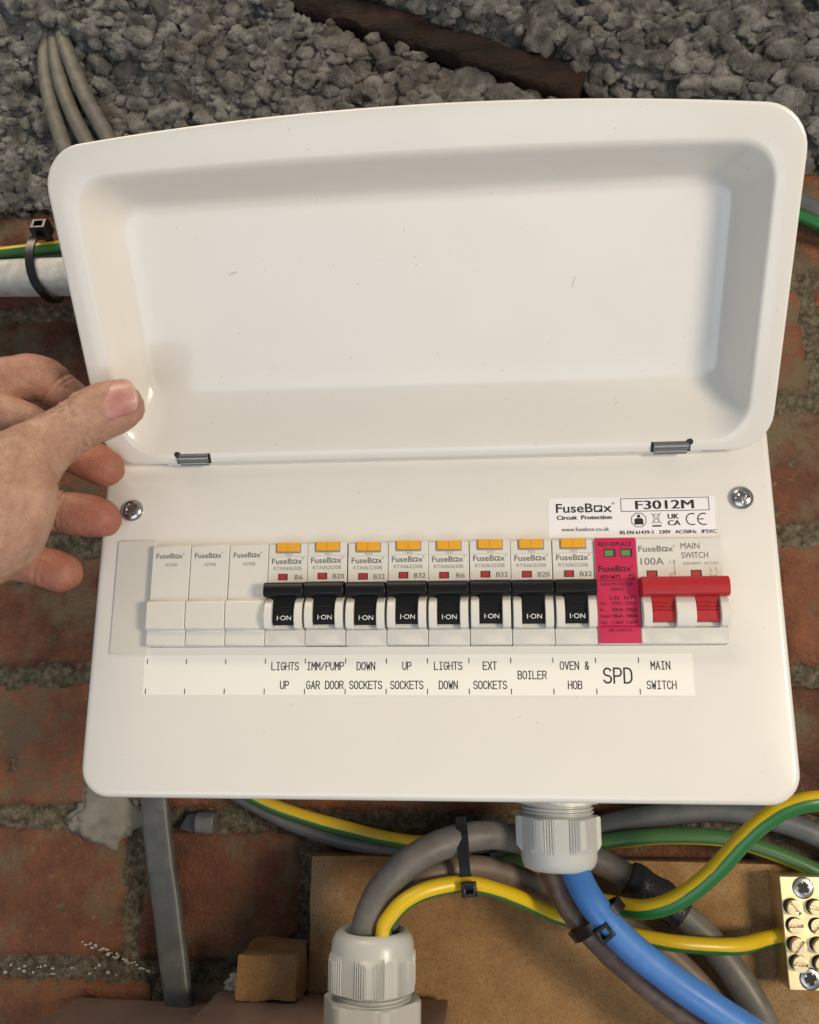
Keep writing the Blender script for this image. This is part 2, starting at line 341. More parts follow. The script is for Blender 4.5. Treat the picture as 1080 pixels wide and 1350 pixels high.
class Print:
    """flat print lying on a plane y = const that faces the viewer; collects strings and marks as one mesh"""
    def __init__(s, y): s.y = y; s.mb = MB(); s.k = 0
    def text(s, t, x, z, h, w=None, align='c', bold=0.01):
        s.k += 1; y_ = s.y-.004*(s.k % 7)
        """h: capital height in mm, w: total width (stretches), z: baseline"""
        v, f = text_raw(t, bold)
        if not len(v): return s
        k = h/0.70; x0, x1 = v[:, 0].min(), v[:, 0].max(); kx = k if w is None else w/(x1-x0)
        W = (x1-x0)*kx; ox = {'l': x, 'c': x-W/2, 'r': x-W}[align]
        s.mb.add([(ox+(p[0]-x0)*kx, y_, z+p[1]*k) for p in v], f); return s
    def poly(s, pts): s.k += 1; y = s.y-.004*(s.k % 7); s.mb.add([(x, y, z) for x, z in pts], [tuple(range(len(pts)))]); return s
    def rect(s, x0, x1, z0, z1): return s.poly([(x0, z0), (x1, z0), (x1, z1), (x0, z1)])
    def frame(s, x0, x1, z0, z1, t):
        s.rect(x0, x1, z0, z0+t); s.rect(x0, x1, z1-t, z1); s.rect(x0, x0+t, z0+t, z1-t); return s.rect(x1-t, x1, z0+t, z1-t)
    def stroke(s, pts, t, closed=False):
        if not closed and len(pts) > 2:
            for i in range(1, len(pts)-1):
                a = np.subtract(pts[i], pts[i-1]); b = np.subtract(pts[i+1], pts[i])
                if a @ b < .25*np.linalg.norm(a)*np.linalg.norm(b):
                    s.stroke(pts[:i+1], t); return s.stroke(pts[i:], t)
        s.k += 1; y = s.y-.004*(s.k % 7)
        P = [np.array(p, float) for p in pts]; m = len(P); A = []; B = []
        for i in range(m):
            a = P[(i-1) % m] if (i or closed) else P[i]; b = P[(i+1) % m] if (i < m-1 or closed) else P[i]
            d1 = P[i]-a; d2 = b-P[i]
            d1 = d1/np.linalg.norm(d1) if np.linalg.norm(d1) > 1e-9 else None; d2 = d2/np.linalg.norm(d2) if np.linalg.norm(d2) > 1e-9 else None
            if d1 is None: d1 = d2; P0 = P[i]-d2*t/2 if not closed else P[i]
            elif d2 is None: d2 = d1; P0 = P[i]+d1*t/2 if not closed else P[i]
            else: P0 = P[i]
            n1 = np.array([-d1[1], d1[0]]); n2 = np.array([-d2[1], d2[0]]); n = n1+n2; n = n/max(np.linalg.norm(n), 1e-6)
            k = t/2/max(.45, n@n1); A.append(P0+n*k); B.append(P0-n*k)
        q = len(A); v = [(x, y, z) for x, z in A]+[(x, y, z) for x, z in B]
        f = [(i, q+i, q+(i+1) % q, (i+1) % q) for i in range(q if closed else q-1)]
        s.mb.add(v, f); return s
    def logo(s, x, z, h, w, bold=.012):
        """the maker's word mark with its square letter o"""
        v, f = text_raw('FuseB', bold); k = h/.70; v2, f2 = text_raw('x', bold)
        a0, a1 = v[:, 0].min(), v[:, 0].max(); b0, b1 = v2[:, 0].min(), v2[:, 0].max()
        oh = .53; gap = .06; tot = (a1-a0)+gap+oh+gap*.6+(b1-b0); kx = w/tot
        s.mb.add([(x+(p[0]-a0)*kx, s.y, z+p[1]*k) for p in v], f)
        ox = x+(a1-a0+gap)*kx; t = .115*k
        s.frame(ox, ox+oh*kx, z, z+oh*k, t)
        s.rect(ox+oh*kx*.62, ox+oh*kx-t, z+t, z+t*1.9)
        s.mb.add([(ox+(oh+gap*.6+p[0]-b0)*kx, s.y, z+p[1]*k) for p in v2], f2)
        s.stroke([(x+w+.10*k+.07*k*math.cos(a), z+.66*k+.07*k*math.sin(a)) for a in np.linspace(0, 2*math.pi, 9)[:-1]], .04*k, True); return s
    def build(s, name, m, parent=None): return s.mb.build(name, m, parent, smooth=None, recentre=parent is None)

def arc(cx, cz, rx, rz, a0, a1, n=8): return [(cx+rx*math.cos(math.radians(a)), cz+rz*math.sin(math.radians(a))) for a in np.linspace(a0, a1, n)]
# a one-line letterform for the printed circuit labels, on a 4 x 6 grid
G = {
 'A': [[(0,0),(2,6),(4,0)],[(.7,2),(3.3,2)]], 'B': [[(0,0),(0,6)]+[(2,6)]+arc(2.3,4.6,1.5,1.4,90,-90)+[(0,3.2)],[(0,3.2),(2.3,3.2)]+arc(2.4,1.6,1.6,1.6,90,-90)+[(0,0)]],
 'C': [arc(2.1,4,2,2,30,180)+arc(2.1,2,2,2,180,330)], 'D': [[(0,0),(0,6),(1.6,6)]+arc(1.8,3.8,2.2,2.2,90,0)+arc(1.8,2.2,2.2,2.2,0,-90)+[(0,0)]],
 'E': [[(4,6),(0,6),(0,0),(4,0)],[(0,3.1),(3.2,3.1)]], 'G': [arc(2.1,4,2,2,30,180)+arc(2.1,2,2,2,180,350)+[(4.1,2.8),(2.4,2.8)]],
 'H': [[(0,0),(0,6)],[(4,0),(4,6)],[(0,3),(4,3)]], 'I': [[(2,0),(2,6)],[(.7,6),(3.3,6)],[(.7,0),(3.3,0)]],
 'K': [[(0,0),(0,6)],[(4,6),(0,2.4)],[(1.3,3.4),(4,0)]], 'L': [[(0,6),(0,0),(3.8,0)]], 'M': [[(0,0),(0,6),(2,2.4),(4,6),(4,0)]], 'N': [[(0,0),(0,6),(4,0),(4,6)]],
 'O': [arc(2,4,2,2,0,180)+arc(2,2,2,2,180,360)[0:-1]+[(4,2),(4,4)]], 'P': [[(0,0),(0,6),(2.2,6)]+arc(2.4,4.4,1.6,1.6,90,-90)+[(0,2.8)]],
 'R': [[(0,0),(0,6),(2.2,6)]+arc(2.4,4.5,1.6,1.5,90,-90)+[(0,3)],[(2,3),(4,0)]],
 'S': [arc(2,4.5,1.9,1.5,25,180,7)+arc(2,4.5,1.9,1.5,195,265,4)+arc(2,1.5,2,1.5,85,0,5)+arc(2,1.5,2,1.5,-15,-160,7)],
 'T': [[(0,6),(4,6)],[(2,6),(2,0)]], 'U': [[(0,6),(0,2)]+arc(2,2,2,2,180,360)+[(4,6)]], 'V': [[(0,6),(2,0),(4,6)]], 'W': [[(0,6),(.9,0),(2,4),(3.1,0),(4,6)]],
 'X': [[(0,0),(4,6)],[(0,6),(4,0)]], '/': [[(0,0),(4,6)]], '&': [[(4,0),(.9,4.2)]+arc(1.9,4.9,1.1,1.1,200,-20,8)+[(.4,2.2)]+arc(1.7,1.4,1.5,1.4,160,290,6)+[(4,2.6)]],
}
def stroke_text(pr, s, xc, z, h, cw, t):
    """monospaced line text centred on xc; cw: advance per character"""
    x = xc-cw*len(s)/2+cw*.14
    for ch in s:
        if ch != ' ':
            for pl in G[ch]:
                pts = []
                for a, b in pl:
                    q = (x+a/4*cw*.72, z+b/6*h)
                    if not pts or abs(q[0]-pts[-1][0])+abs(q[1]-pts[-1][1]) > 1e-4: pts.append(q)
                pr.stroke(pts, t)
        x += cw

# ------------------------------------------------------------------ brick wall
wall = thing('brick_wall', 'old red brick wall with rough mortar joints behind the white consumer unit', 'wall', (100, 104, -260))
def LW(v): return np.asarray(v, float)-np.array([100, 104, -260])     # wall-local
gx = np.arange(-260, 470.1, 2.2); gz = np.arange(-260, 312.1, 2.2); V = []; F = []
for z in gz:
    for x in gx: V.append((x, 102.2+2.0*fbm((x*.05, z*.05, 3))+2.2*fbm((x*.25, z*.25, 9), 5), z))
n = len(gx)
for j in range(len(gz)-1):
    for i in range(n-1): F.append((j*n+i, j*n+i+1, (j+1)*n+i+1, (j+1)*n+i))
mk('mortar', LW(V), F, M['mortar'], wall, smooth=180)
MB().box(-260, 470, 118, 330, -260, 312).build('wall_core', M['mortar'], wall, recentre=False)
wall.children[-1].data.transform(Matrix.Translation(-Vector((100, 104, -260))*S))

def brick(x0, x1, z0, z1, seed, dy=0.):
    """worn brick: rounded, chipped front face as a displaced grid with returned sides"""
    W, H = x1-x0, z1-z0; nx = max(6, int(W/3.4)); nz = 20; V = []; F = []
    for j in range(nz+1):
        for i in range(nx+1):
            u, v = i/nx, j/nz; x, z = x0+W*u, z0+H*v
            ex = min(u*W, (1-u)*W); ez = min(v*H, (1-v)*H); e = min(ex, ez)
            jx = 3.2*fbm((z*.09, seed*7., 1), 5)*(1 if ex < 1 else 0); jz = 3.2*fbm((x*.07, seed*3., 5), 5)*(1 if ez < 1 else 0)
            y = 99.3+dy+3.0*max(0, 1-e/4.5)**2+1.3*fbm((x*.035, z*.035, seed*2.3))+.8*fbm((x*.16, z*.16, seed*1.1), 4)
            c = fbm((x*.045+seed, z*.045, 40.))
            if c > .38: y += (c-.38)*9
            V.append((x+jx, y, z+jz))
    n = nx+1
    for j in range(nz):
        for i in range(nx): F.append((j*n+i, j*n+i+1, (j+1)*n+i+1, (j+1)*n+i))
    loop = [i for i in range(n)]+[(k+1)*n-1 for k in range(1, nz+1)]+[nz*n+i for i in range(nx-1, -1, -1)]+[k*n for k in range(nz-1, 0, -1)]
    b = len(V)
    for i in loop: V.append((V[i][0], 112, V[i][2]))
    m = len(loop)
    for k in range(m): F.append((loop[k], b+k, b+(k+1) % m, loop[(k+1) % m]))
    return V, F
courses = {-231: [-240, -22, 118, 342, 480], -156: [-265, -40, 54, 280, 372, 480], -81: [-200, 25, 250, 475], -6: [-300, -150, 75, 300, 480], 69: [-210, 15, 240, 465],
           144: [-300, -80, 145, 336, 480], 219: [-215, 10, 235, 460]}
sd = 0
for zb, xs in courses.items():
    for a, b in zip(xs[:-1], xs[1:]):
        sd += 1
        v, f = brick(max(a, -255)+5, min(b, 465)-5, zb+5.5, zb+69.5, sd, random.uniform(-.8, .8))
        mk('brick', LW(v), f, M['brick'], wall, smooth=50, recentre=True)

# scraps of plaster on the wall
def blob(name, c, r, m, label, cat, seed=0, flat=.35, parent=None):
    bm = bmesh.new(); bmesh.ops.create_icosphere(bm, subdivisions=4 if max(r) > 3 else 2, radius=1)
    V = []
    for q in bm.verts:
        k = 1+.38*fbm((q.co.x*1.6+seed, q.co.y*1.6, q.co.z*1.6))+.12*fbm((q.co.x*6+seed, q.co.y*6, q.co.z*6), 3)
        V.append((c[0]+q.co.x*r[0]*k, c[1]+q.co.y*r[1]*k, c[2]+q.co.z*r[2]*k))
    F = [[x.index for x in f.verts] for f in bm.faces]; bm.free()
    o = mk(name, V, F, m, parent, smooth=180)
    return tag(o, label, cat) if label else o
M['smear'] = mat('grey_plaster', (.25, .235, .20), .9, col2=(.17, .155, .125), vscale=90, bump=.4, bscale=500)
blob('plaster_patch', (-57, 99.5, -80), (19, 2.6, 15), M['smear'], 'pale grey smear of filler on bricks left of the grey flat cable', 'plaster', 2)
blob('plaster_crumb', (199, 96, -95), (5, 4, 3.5), M['plaster'], 'white crumb of plaster on dark mortar right of the upper gland', 'plaster', 5)
blob('plaster_crumb', (22, 92, -158), (7, 5, 4.5), M['plaster'], 'white plaster lump wedged left of the small wooden block', 'plaster', 8)

ch = random.Random(3); cw = np.array([100, 104, -260.])
for k in range(44):                                        # dribbles of white mortar along the bed joint, lower left
    t = k/43; x = -64+38*t+ch.uniform(-1, 1); z = -142.5-13*t+ch.uniform(-1, 1)
    blob('mortar_dribble', np.array((x, 98.6, z))-cw, (ch.uniform(.3, 1.3), .5, ch.uniform(.2, .7)), M['plaster'], None, None, k, parent=wall)
for k in range(22):
    blob('mortar_dribble', np.array((-106+62*ch.random(), 99.5, -153.5-5*ch.random()))-cw, (ch.uniform(.3, 1.2), .6, ch.uniform(.3, .8)), M['plaster'], None, None, k+40, parent=wall)

# ------------------------------------------------------------------ coarse aggregate mass above the bricks
def agg_y(x, z):
    """front surface of the rough mass (mm); the part above the timber stands further out"""
    y = 92-.10*(z-292)+7*fbm((x*.012, z*.014, 2))+3.5*fbm((x*.04, z*.04, 6))
    line = 439.3-.459*x                                  # timber centre line
    d = z-line
    if x > -70 and x < 216 and -13 < d < 13: y += 16
    if x > -70 and d > 11: y -= 17*min(1, (d-11)/10)
    led = z-(401-.45*(x+125))                               # ledge over the three cables, upper left
    if x < -20 and led > 0: y -= 12*min(1, led/7)*max(0, min(1, (-20-x)/40))
    if -150 < x < -112 and z < 400: y += 6
    p_ = fbm((x*.045+3, z*.055, 11), 3)
    y += 16*max(0, p_-.22)
    return y
agg = thing('aggregate_concrete', 'rough grey nodular concrete mass above the bricks and behind the open lid', 'concrete', (100, 100, 288))
ORG = np.array([100, 100, 288.])
gx = np.arange(-270, 480, 1.9); gz = np.arange(288, 520, 1.9); V = [(x, agg_y(x, z)-.5+3.8*fbm((x*.11, z*.11, 1), 5)+1.2*abs(fbm((x*.3, z*.3, 7), 3)), z) for z in gz for x in gx]; n = len(gx)
V = [(x, min(y, 99) if z < 300 else y, z) for x, y, z in V]
F = [(j*n+i, j*n+i+1, (j+1)*n+i+1, (j+1)*n+i) for j in range(len(gz)-1) for i in range(n-1)]
mk('bed', np.array(V)-ORG, F, M['render'], agg, smooth=180)
MB().box(-270, 475, 106, 300, 314, 516).build('core', M['render_dark'], agg, recentre=False)
agg.children[-1].data.transform(Matrix.Translation(-Vector(ORG)*S))
# lump shapes
def lump(seed, sub):
    bm = bmesh.new(); bmesh.ops.create_icosphere(bm, subdivisions=sub, radius=1); V = []
    r_ = random.Random(seed); planes = [(Vector((r_.gauss(0, 1), r_.gauss(0, 1), r_.gauss(0, 1))).normalized(), r_.uniform(.50, .86)) for _ in range(9)]
    for q in bm.verts:
        p = q.co.normalized(); k = 1.0
        for nrm, dd in planes:
            t = p.dot(nrm)
            if t > 1e-3: k = min(k, dd/t+.02)
        k *= 1.12+.30*fbm((p.x*1.5+seed*5, p.y*1.5, p.z*1.5), 2)+.17*fbm((p.x*4+seed, p.y*4, p.z*4), 4)
        V.append(p*k)
    F = [[x.index for x in f.verts] for f in bm.faces]; bm.free(); return np.array([tuple(p) for p in V]), np.array(F)
LUMPS = [lump(i, 3) for i in range(14)]
sites = []
z = 290.
while z < 505:
    x = -262.
    while x < 472:
        big = fbm((x*.03, z*.03, 20))
        sites.append((x+random.uniform(-3, 3), z+random.uniform(-3, 3), random.choice((2.4, 3.2, 3.8, 4.4, 5.2, 6.2))*random.uniform(.9, 1.15)*(1+.3*big)*(1.35 if random.random() < .06 else 1)*(1.18 if x > 60 else 1)))
        x += random.uniform(5.4, 7.2)
    z += 5.9
for _ in range(1500): sites.append((random.uniform(-262, 472), random.uniform(290, 505), random.uniform(1.4, 2.6)))
def hidden(x, z): return -60 < x < 320 and z < 318
placed = []
for x, z, r in sites:
    if hidden(x, z): continue
    if -140 < x < -104 and 318 < z < 402 and abs(x-(-126+.42*max(0, 372-z))) < 16: continue           # gap the cables lie in
    line = 439.3-.459*x; d = z-line
    if x > -70 and x < 216 and -11.5 < d < 12 : continue         # the timber lies here
    y = agg_y(x, z)+random.uniform(-3.2, 4.0)-(1.0 if r < 3 else 0)
    e = Matrix.Rotation(random.uniform(0, 6.28), 3, 'X') @ Matrix.Rotation(random.uniform(0, 6.28), 3, 'Y')
    A = np.array((Matrix.Diagonal((random.uniform(.95, 1.5), random.uniform(.5, .85), random.uniform(.75, 1.2))) @ e))*r
    placed.append((x, y, z, r, A, random.randrange(14)))
# the ones that show largest in view become stones of their own
def inview(q): return -190 < q[0] < 380 and (q[2] > 345 or q[0] < -75 or q[0] > 300) and q[2] < 470
order = sorted(range(len(placed)), key=lambda i: -(placed[i][3] if inview(placed[i]) else 0))
own = set(order[:300])
LM = [mesh_data('stone', v*1000, f, M['render'], 180) for v, f in LUMPS]   # unit size, scaled per object
VV = []; FF = []; off = 0
for i, (x, y, z, r, A, k) in enumerate(placed):
    if i in own:
        o = bpy.data.objects.new('stone', LM[k]); link(o); o.parent = agg
        m4 = Matrix([[A[a][b]*S for b in range(3)]+[0] for a in range(3)]+[[0, 0, 0, 1]])
        m4.translation = (Vector((x, y, z))-Vector(ORG))*S; o.matrix_local = m4
    else:
        v, f = LUMPS[k]; VV.append(v @ A.T+np.array([x, y, z])-ORG); FF.append(f+off); off += len(v)
VV = np.concatenate(VV)*S; FF = np.concatenate(FF)
me = bpy.data.meshes.new('loose_aggregate'); me.vertices.add(len(VV)); me.vertices.foreach_set('co', VV.ravel())
me.loops.add(len(FF)*3); me.loops.foreach_set('vertex_index', FF.ravel().astype(np.int32))
me.polygons.add(len(FF)); me.polygons.foreach_set('loop_start', np.arange(0, len(FF)*3, 3, dtype=np.int32)); me.polygons.foreach_set('loop_total', np.full(len(FF), 3, dtype=np.int32))
me.polygons.foreach_set('use_smooth', np.ones(len(FF), dtype=bool)); me.materials.append(M['render']); me.update(calc_edges=True); me.validate()
o = bpy.data.objects.new('loose_aggregate', me); link(o); o.parent = agg; o['kind'] = 'stuff'

# dark timber let into the rough mass
def rough_bar(P0, P1, hw, hh, seed, nseg=60, n=20):
    P0, P1 = np.array(P0, float), np.array(P1, float); T = (P1-P0)/np.linalg.norm(P1-P0); u = np.array([0, -1, 0.]); b = np.cross(T, u); R = []
    for i in range(nseg+1):
        c = P0+(P1-P0)*i/nseg; ring = []
        for k in range(n):
            a = 2*math.pi*k/n; ca, sa = math.cos(a), math.sin(a)
            ca = math.copysign(abs(ca)**.5, ca); sa = math.copysign(abs(sa)**.5, sa)
            q = c+u*ca*hw+b*sa*hh; q = q+(u*ca+b*sa)*(2.4*fbm((q[0]*.03, q[1]*.15, q[2]*.15+seed))+2.0*fbm((q[0]*.12, q[1]*.3, q[2]*.3), 4)); ring.append(q)
        R.append(ring)
    m = MB(); m.rings(R); 
    m.f.append(tuple(range(n-1, -1, -1))); m.f.append(tuple(range(nseg*n, (nseg+1)*n))); return m
m = rough_bar((-66, 84, 469.6), (212, 84, 341.5), 9, 9.8, 3)
tag(m.build('timber_batten', M['timber'], smooth=60), 'dark brown weathered timber running diagonally through the rough concrete above the lid', 'timber')

# ------------------------------------------------------------------ boards and boxes under the unit
def rbox(name, x0, x1, y0, y1, z0, z1, m, label, cat, bev=1.2, wob=.5, seed=0):
    """box with a gently uneven, bevelled surface"""
    bm = bmesh.new(); bmesh.ops.create_cube(bm, size=1)
    for q in bm.verts: q.co = Vector(((x0+x1)/2+q.co.x*(x1-x0), (y0+y1)/2+q.co.y*(y1-y0), (z0+z1)/2+q.co.z*(z1-z0)))
    bmesh.ops.bevel(bm, geom=list(bm.edges), offset=bev, segments=2, profile=.6, affect='EDGES')
    bmesh.ops.subdivide_edges(bm, edges=[e for e in bm.edges if e.calc_length() > 20], cuts=14, use_grid_fill=True)
    V = [np.array(q.co)+wob*np.array([fbm((q.co.y*.05, q.co.z*.08, seed)), fbm((q.co.x*.05, q.co.z*.05, seed+3)), fbm((q.co.x*.06, q.co.y*.06, seed+9))]) for q in bm.verts]
    bm.verts.index_update(); F = [[x.index for x in f.verts] for f in bm.faces]; bm.free()
    return tag(mk(name, V, F, m, smooth=40), label, cat)
rbox('backing_board', 58.6, 420, 84, 97, -250, -95.5, M['chipboard'], 'brown hardboard backing panel behind the cables and the brass terminal block', 'board', 1.0, .5, 1)
rbox('wooden_block', 28.5, 58.0, 62, 95, -157.3, -137, M['chipboard'], 'small brown wooden block standing on the brown box, left of the hardboard', 'block', 2.0, 1.5, 4)
rbox('timber_box', -64, 13.5, -40, 96, -215, -167.5, M['box_top'], 'brown box under the grey flat cable at the bottom left corner', 'box', 2.0, .6, 7)
rbox('timber_box', 15.5, 128, -46, 78, -215, -157.6, M['box_top'], 'brown box that the lower cable gland stands on', 'box', 1.6, .6, 11)

# ------------------------------------------------------------------ consumer unit: box, front panel, lid
def rr(x0, x1, z0, z1, r, bow=0., n=9, ns=22, nv=10):
    """rounded rectangle points (x,z), counter-clockwise from the lower left, the top edge bowed"""
    P = []
    def corner(cx, cz, a0):
        for k in range(n): a = math.radians(a0+90*k/(n-1)); P.append((cx+r*math.cos(a), cz+r*math.sin(a)))
    for k in range(1, ns): P.append((x0+r+(x1-x0-2*r)*k/ns, z0))
    corner(x1-r, z0+r, -90)
    for k in range(1, nv): P.append((x1, z0+r+(z1-z0-2*r)*k/nv))
    corner(x1-r, z1-r, 0)
    for k in range(1, ns): P.append((x1-r-(x1-x0-2*r)*k/ns, z1))
    corner(x0+r, z1-r, 90)
    for k in range(1, nv): P.append((x0, z1-r-(z1-z0-2*r)*k/nv))
    corner(x0+r, z0+r, 180)
    if bow:
        xc, hw = (x0+x1)/2, (x1-x0)/2
        P = [(x, z+bow*(1-((x-xc)/hw)**2)*max(0, (z-z0)/(z1-z0))**3) for x, z in P]
    return P

unit = thing('consumer_unit', 'white steel consumer unit on the brick wall with its lid held open', 'fuse box', (123.5, 100, -61))
U0 = Vector((123.5, 100, -61))
def UL(V): return np.asarray(V, float)-np.array(U0)
# back box
m = MB(); R = [[(x, y, z) for x, z in rr(-24, 271, -58.5, 114, 6, nv=4, ns=6)] for y in (100, 9)]
m.rings(R, True, True); mk('back_box', UL(m.v), m.f, M['white_box'], unit, smooth=40)
# front panel: flat face with a softly rolled edge; the modules come through its slot
PX0, PX1, PZ0, PZ1 = -27., 274., -61.4, 117.
def pan(ins, y, r): return [(x, y, z) for x, z in rr(PX0+ins, PX1-ins, PZ0+ins, PZ1-ins, r)]
m = MB(); R = [pan(1.2, 14, 12), pan(0, 13, 13), pan(0, 3.2, 13), pan(.25, 1.9, 12.8), pan(.9, .8, 12.2), pan(1.9, .2, 11.2), pan(3.2, 0, 10)]
m.rings(R, True, False)
# fill the face: ring towards the module slot
slot = (.2, 249.1, 2.25, 47.6)
inner = rr(slot[0], slot[1], slot[2], slot[3], 1.0)
n0 = len(m.v)-len(R[0]); m.v += [(x, 0, z) for x, z in inner]; nn = len(inner)
m.f += [(n0+i, n0+(i+1) % nn, n0+nn+(i+1) % nn, n0+nn+i) for i in range(nn)]
n1 = n0+nn; m.v += [(x, 8, z) for x, z in inner]; m.f += [(n1+i, n1+(i+1) % nn, n1+nn+(i+1) % nn, n1+nn+i) for i in range(nn)]
mk('front_panel', UL(m.v), m.f, M['white'], unit, smooth=35)
# pale blanking strip left of the modules
tr = MB(); tr.box(-17.6, -.2, -.9, -.02, -.6, 50.6); mk('blanking_strip', UL(tr.v), tr.f, M['trim'], unit, bevel=.3)

# cross-recess screw head facing the viewer (round dome, slots cut in the height field)
def screw_mesh(r, dome, cross=True, slot_w=.5, rec=1.4, ang=20., reach=.62, nr=16, na=56, single=False, chamfer=True):
    V = [(0, 0, 0)]; F = []; ca, sa = math.cos(math.radians(ang)), math.sin(math.radians(ang))
    def h(x, z):
        rr_ = math.hypot(x, z)/r; y = dome*math.sqrt(max(0, 1-(rr_*.97)**2)) if not single else dome*(1-.12*rr_**6)
        a, b = x*ca+z*sa, -x*sa+z*ca; lim = reach*r
        w1 = slot_w*r*.36
        def groove(p, q): return max(0, min(1, (w1-abs(p))/(w1*.5)))*max(0, min(1, (lim-abs(q))/(r*.12)))
        g = groove(a, b)
        if not single: g = max(g, groove(b, a), .55*groove((a+b)*.707, (a-b)*.707*1.6), .55*groove((a-b)*.707, (a+b)*.707*1.6))
        return y-rec*g
    V = [(0, -h(0, 0), 0)]
    for k in range(1, nr+1):
        q = r*k/nr
        for i in range(na): a = 2*math.pi*i/na; x, z = q*math.cos(a), q*math.sin(a); V.append((x, -h(x, z), z))
    for i in range(na): a = 2*math.pi*i/na; V.append((r*math.cos(a), 1.2, r*math.sin(a)))
    for i in range(na): F.append((0, 1+i, 1+(i+1) % na))
    for k in range(nr):
        for i in range(na): F.append((1+k*na+i, 1+(k+1)*na+i, 1+(k+1)*na+(i+1) % na, 1+k*na+(i+1) % na))
    return V, F
for (x, z), a in (((-12.3, 64.8), 35), ((259.9, 65.1), 12)):
    v, f = screw_mesh(5.0, 2.6, ang=a); o = mk('panel_screw', UL(np.array(v)+np.array([x, -.3, z])), f, M['zinc'], unit, smooth=35)

# lid: a pressed tray hinged on the panel and leaning out towards the viewer
PHI = math.radians(38.0); HY, HZ = -5.0, 85.1
sv = np.array([0, -math.sin(PHI), math.cos(PHI)]); nv_ = np.array([0, math.cos(PHI), math.sin(PHI)])
def lidp(x, s, d): return np.array([0, HY, HZ])+np.array([x, 0, 0])+sv*s+nv_*d
def lring(x0, x1, s0, s1, r, bow, d): return [lidp(x, s, d) for x, s in rr(x0, x1, s0, s1, r, bow, ns=26)]
LX0, LX1, LS1, BOW = -24.3, 272.4, 134.6, 8.2
prof = [  # inset of outline / explicit rectangles, depth away from the viewer
 (LX0, LX1, 0, LS1, 16, BOW, 3.6), (LX0, LX1, 0, LS1, 16, BOW, 1.0), (LX0+.2, LX1-.2, .2, LS1-.2, 15.8, BOW, .45), (LX0+.7, LX1-.7, .7, LS1-.7, 15.3, BOW, .1),
 (LX0+1.5, LX1-1.5, 1.4, LS1-1.4, 14.6, BOW, 0.), (-14.6, 263.2, 4.4, 124.4, 15, 3.0, 0.), (-13.4, 262.0, 5.4, 123.2, 14.6, 2.8, .3), (-12.4, 261.0, 6.6, 122.2, 14.2, 2.6, 1.2),
 (-11.4, 260.0, 8.6, 121.0, 13.8, 2.4, 3.2), (-8.0, 256.4, 17.0, 116.0, 12, 1.6, 11.5), (-5.4, 253.2, 24.0, 112.2, 10.6, .7, 17.6), (-3.9, 252.2, 27.0, 110.8, 9.6, .4, 19.1),
 (-1.4, 250.8, 31.0, 109.2, 8.6, .2, 19.8), (4.0, 247.4, 37.5, 105.0, 6.4, 0, 20.0), (60, 190, 60, 82, 3, 0, 20.0)]
R = [lring(*p) for p in prof]
back = []
for p in reversed(prof):
    x0, x1, s0, s1, r, bw, d = p
    back.append(lring(x0-1*(d > 1.2), x1+1*(d > 1.2), s0-.9*(d > 1.2), s1+1*(d > 1.2), r, bw, d+1.1) if p is not prof[0] and p is not prof[1] else None)
back = [b for b in back if b is not None][:-2]
m = MB(); m.rings(list(reversed(back))[::1] if False else R, False, True)
mk_lid = m
# rear skin
mb2 = MB(); rear = [R[0]]+list(reversed(back)); mb2.rings([list(reversed(r)) for r in rear], False, True)
mk_lid.add(mb2.v, mb2.f)
lid = mk('lid', UL(mk_lid.v), mk_lid.f, M['white'], unit, smooth=40, recentre=False)
hs = MB().box(4, 244, -4.2, -.02, 85.6, 86.8); mk('hinge_strip', UL(hs.v), hs.f, M['white'], unit, recentre=False, smooth=None)
# hinges: a rolled steel knuckle in a dark notch
for xa, xb, nx in ((10.6, 24.6, 10.2), (222.8, 237.8, 238.2)):
    xs = MB(); k = [lidp(x, s, d) for d in (-.12, .9) for x, s in ((xa-.9, .3), (xb+.9, .3), (xb+.9, 4.9), (xa-.9, 4.9))]
    xs.add(k, [(0, 1, 2, 3), (0, 4, 5, 1), (1, 5, 6, 2), (2, 6, 7, 3), (3, 7, 4, 0)]); c = lidp(nx, 5.2, -.1)
    mk('hinge_notch', UL(xs.v)-np.array((0, 0, 0)), xs.f, M['dark'], lid, smooth=None, recentre=False)
    hx = MB(); c = lidp(xa, 2.9, .2); hx.lathe([(1.75, 0), (1.95, .2), (1.95, xb-xa-.2), (1.75, xb-xa)], c, 20, 'x')
    c2 = lidp(xa+.6, .2, .6); hx.lathe([(1.3, 0), (1.3, xb-xa-1.2)], c2, 14, 'x')
    mk('hinge', UL(hx.v), hx.f, M['steel'], lid, smooth=40, recentre=False)
    v, f = MB().lathe([(1.3, .0), (1.3, .3)], (0, 0, 0), 14, '-y').v, None
    q = MB(); pts = [lidp(nx+1.5*math.cos(a), 4.6+1.5*math.sin(a), -.10) for a in np.linspace(0, 2*math.pi, 15)[:-1]]; q.add(pts, [tuple(range(14))])
    mk('hinge_hole', UL(q.v), q.f, M['dark'], lid, smooth=None, recentre=False)
# small scuffs inside the lid
M['scuff'] = mat('scuff', (.66, .615, .56), .6)
for (x, s, L_, a) in ((42, 81, 3.4, .3), (189, 71, 2.8, 1.2), (118, 96, 1.5, 1.5), (54, 38, 1.6, .8), (99, 12, 1.4, .2)):
    d = 19.94 if s > 30 else None
    if d is None: continue
    pts = []
    for k in range(10):
        t = 2*math.pi*k/10; r = L_*(.5+.5*random.random()); px, ps = r*math.cos(t), .22*r*math.sin(t)
        pts.append(lidp(x+px*math.cos(a)-ps*math.sin(a), s+px*math.sin(a)+ps*math.cos(a), d))
    mk('scuff_mark', UL(pts), [tuple(range(10))], M['scuff'], lid, smooth=None, recentre=False)

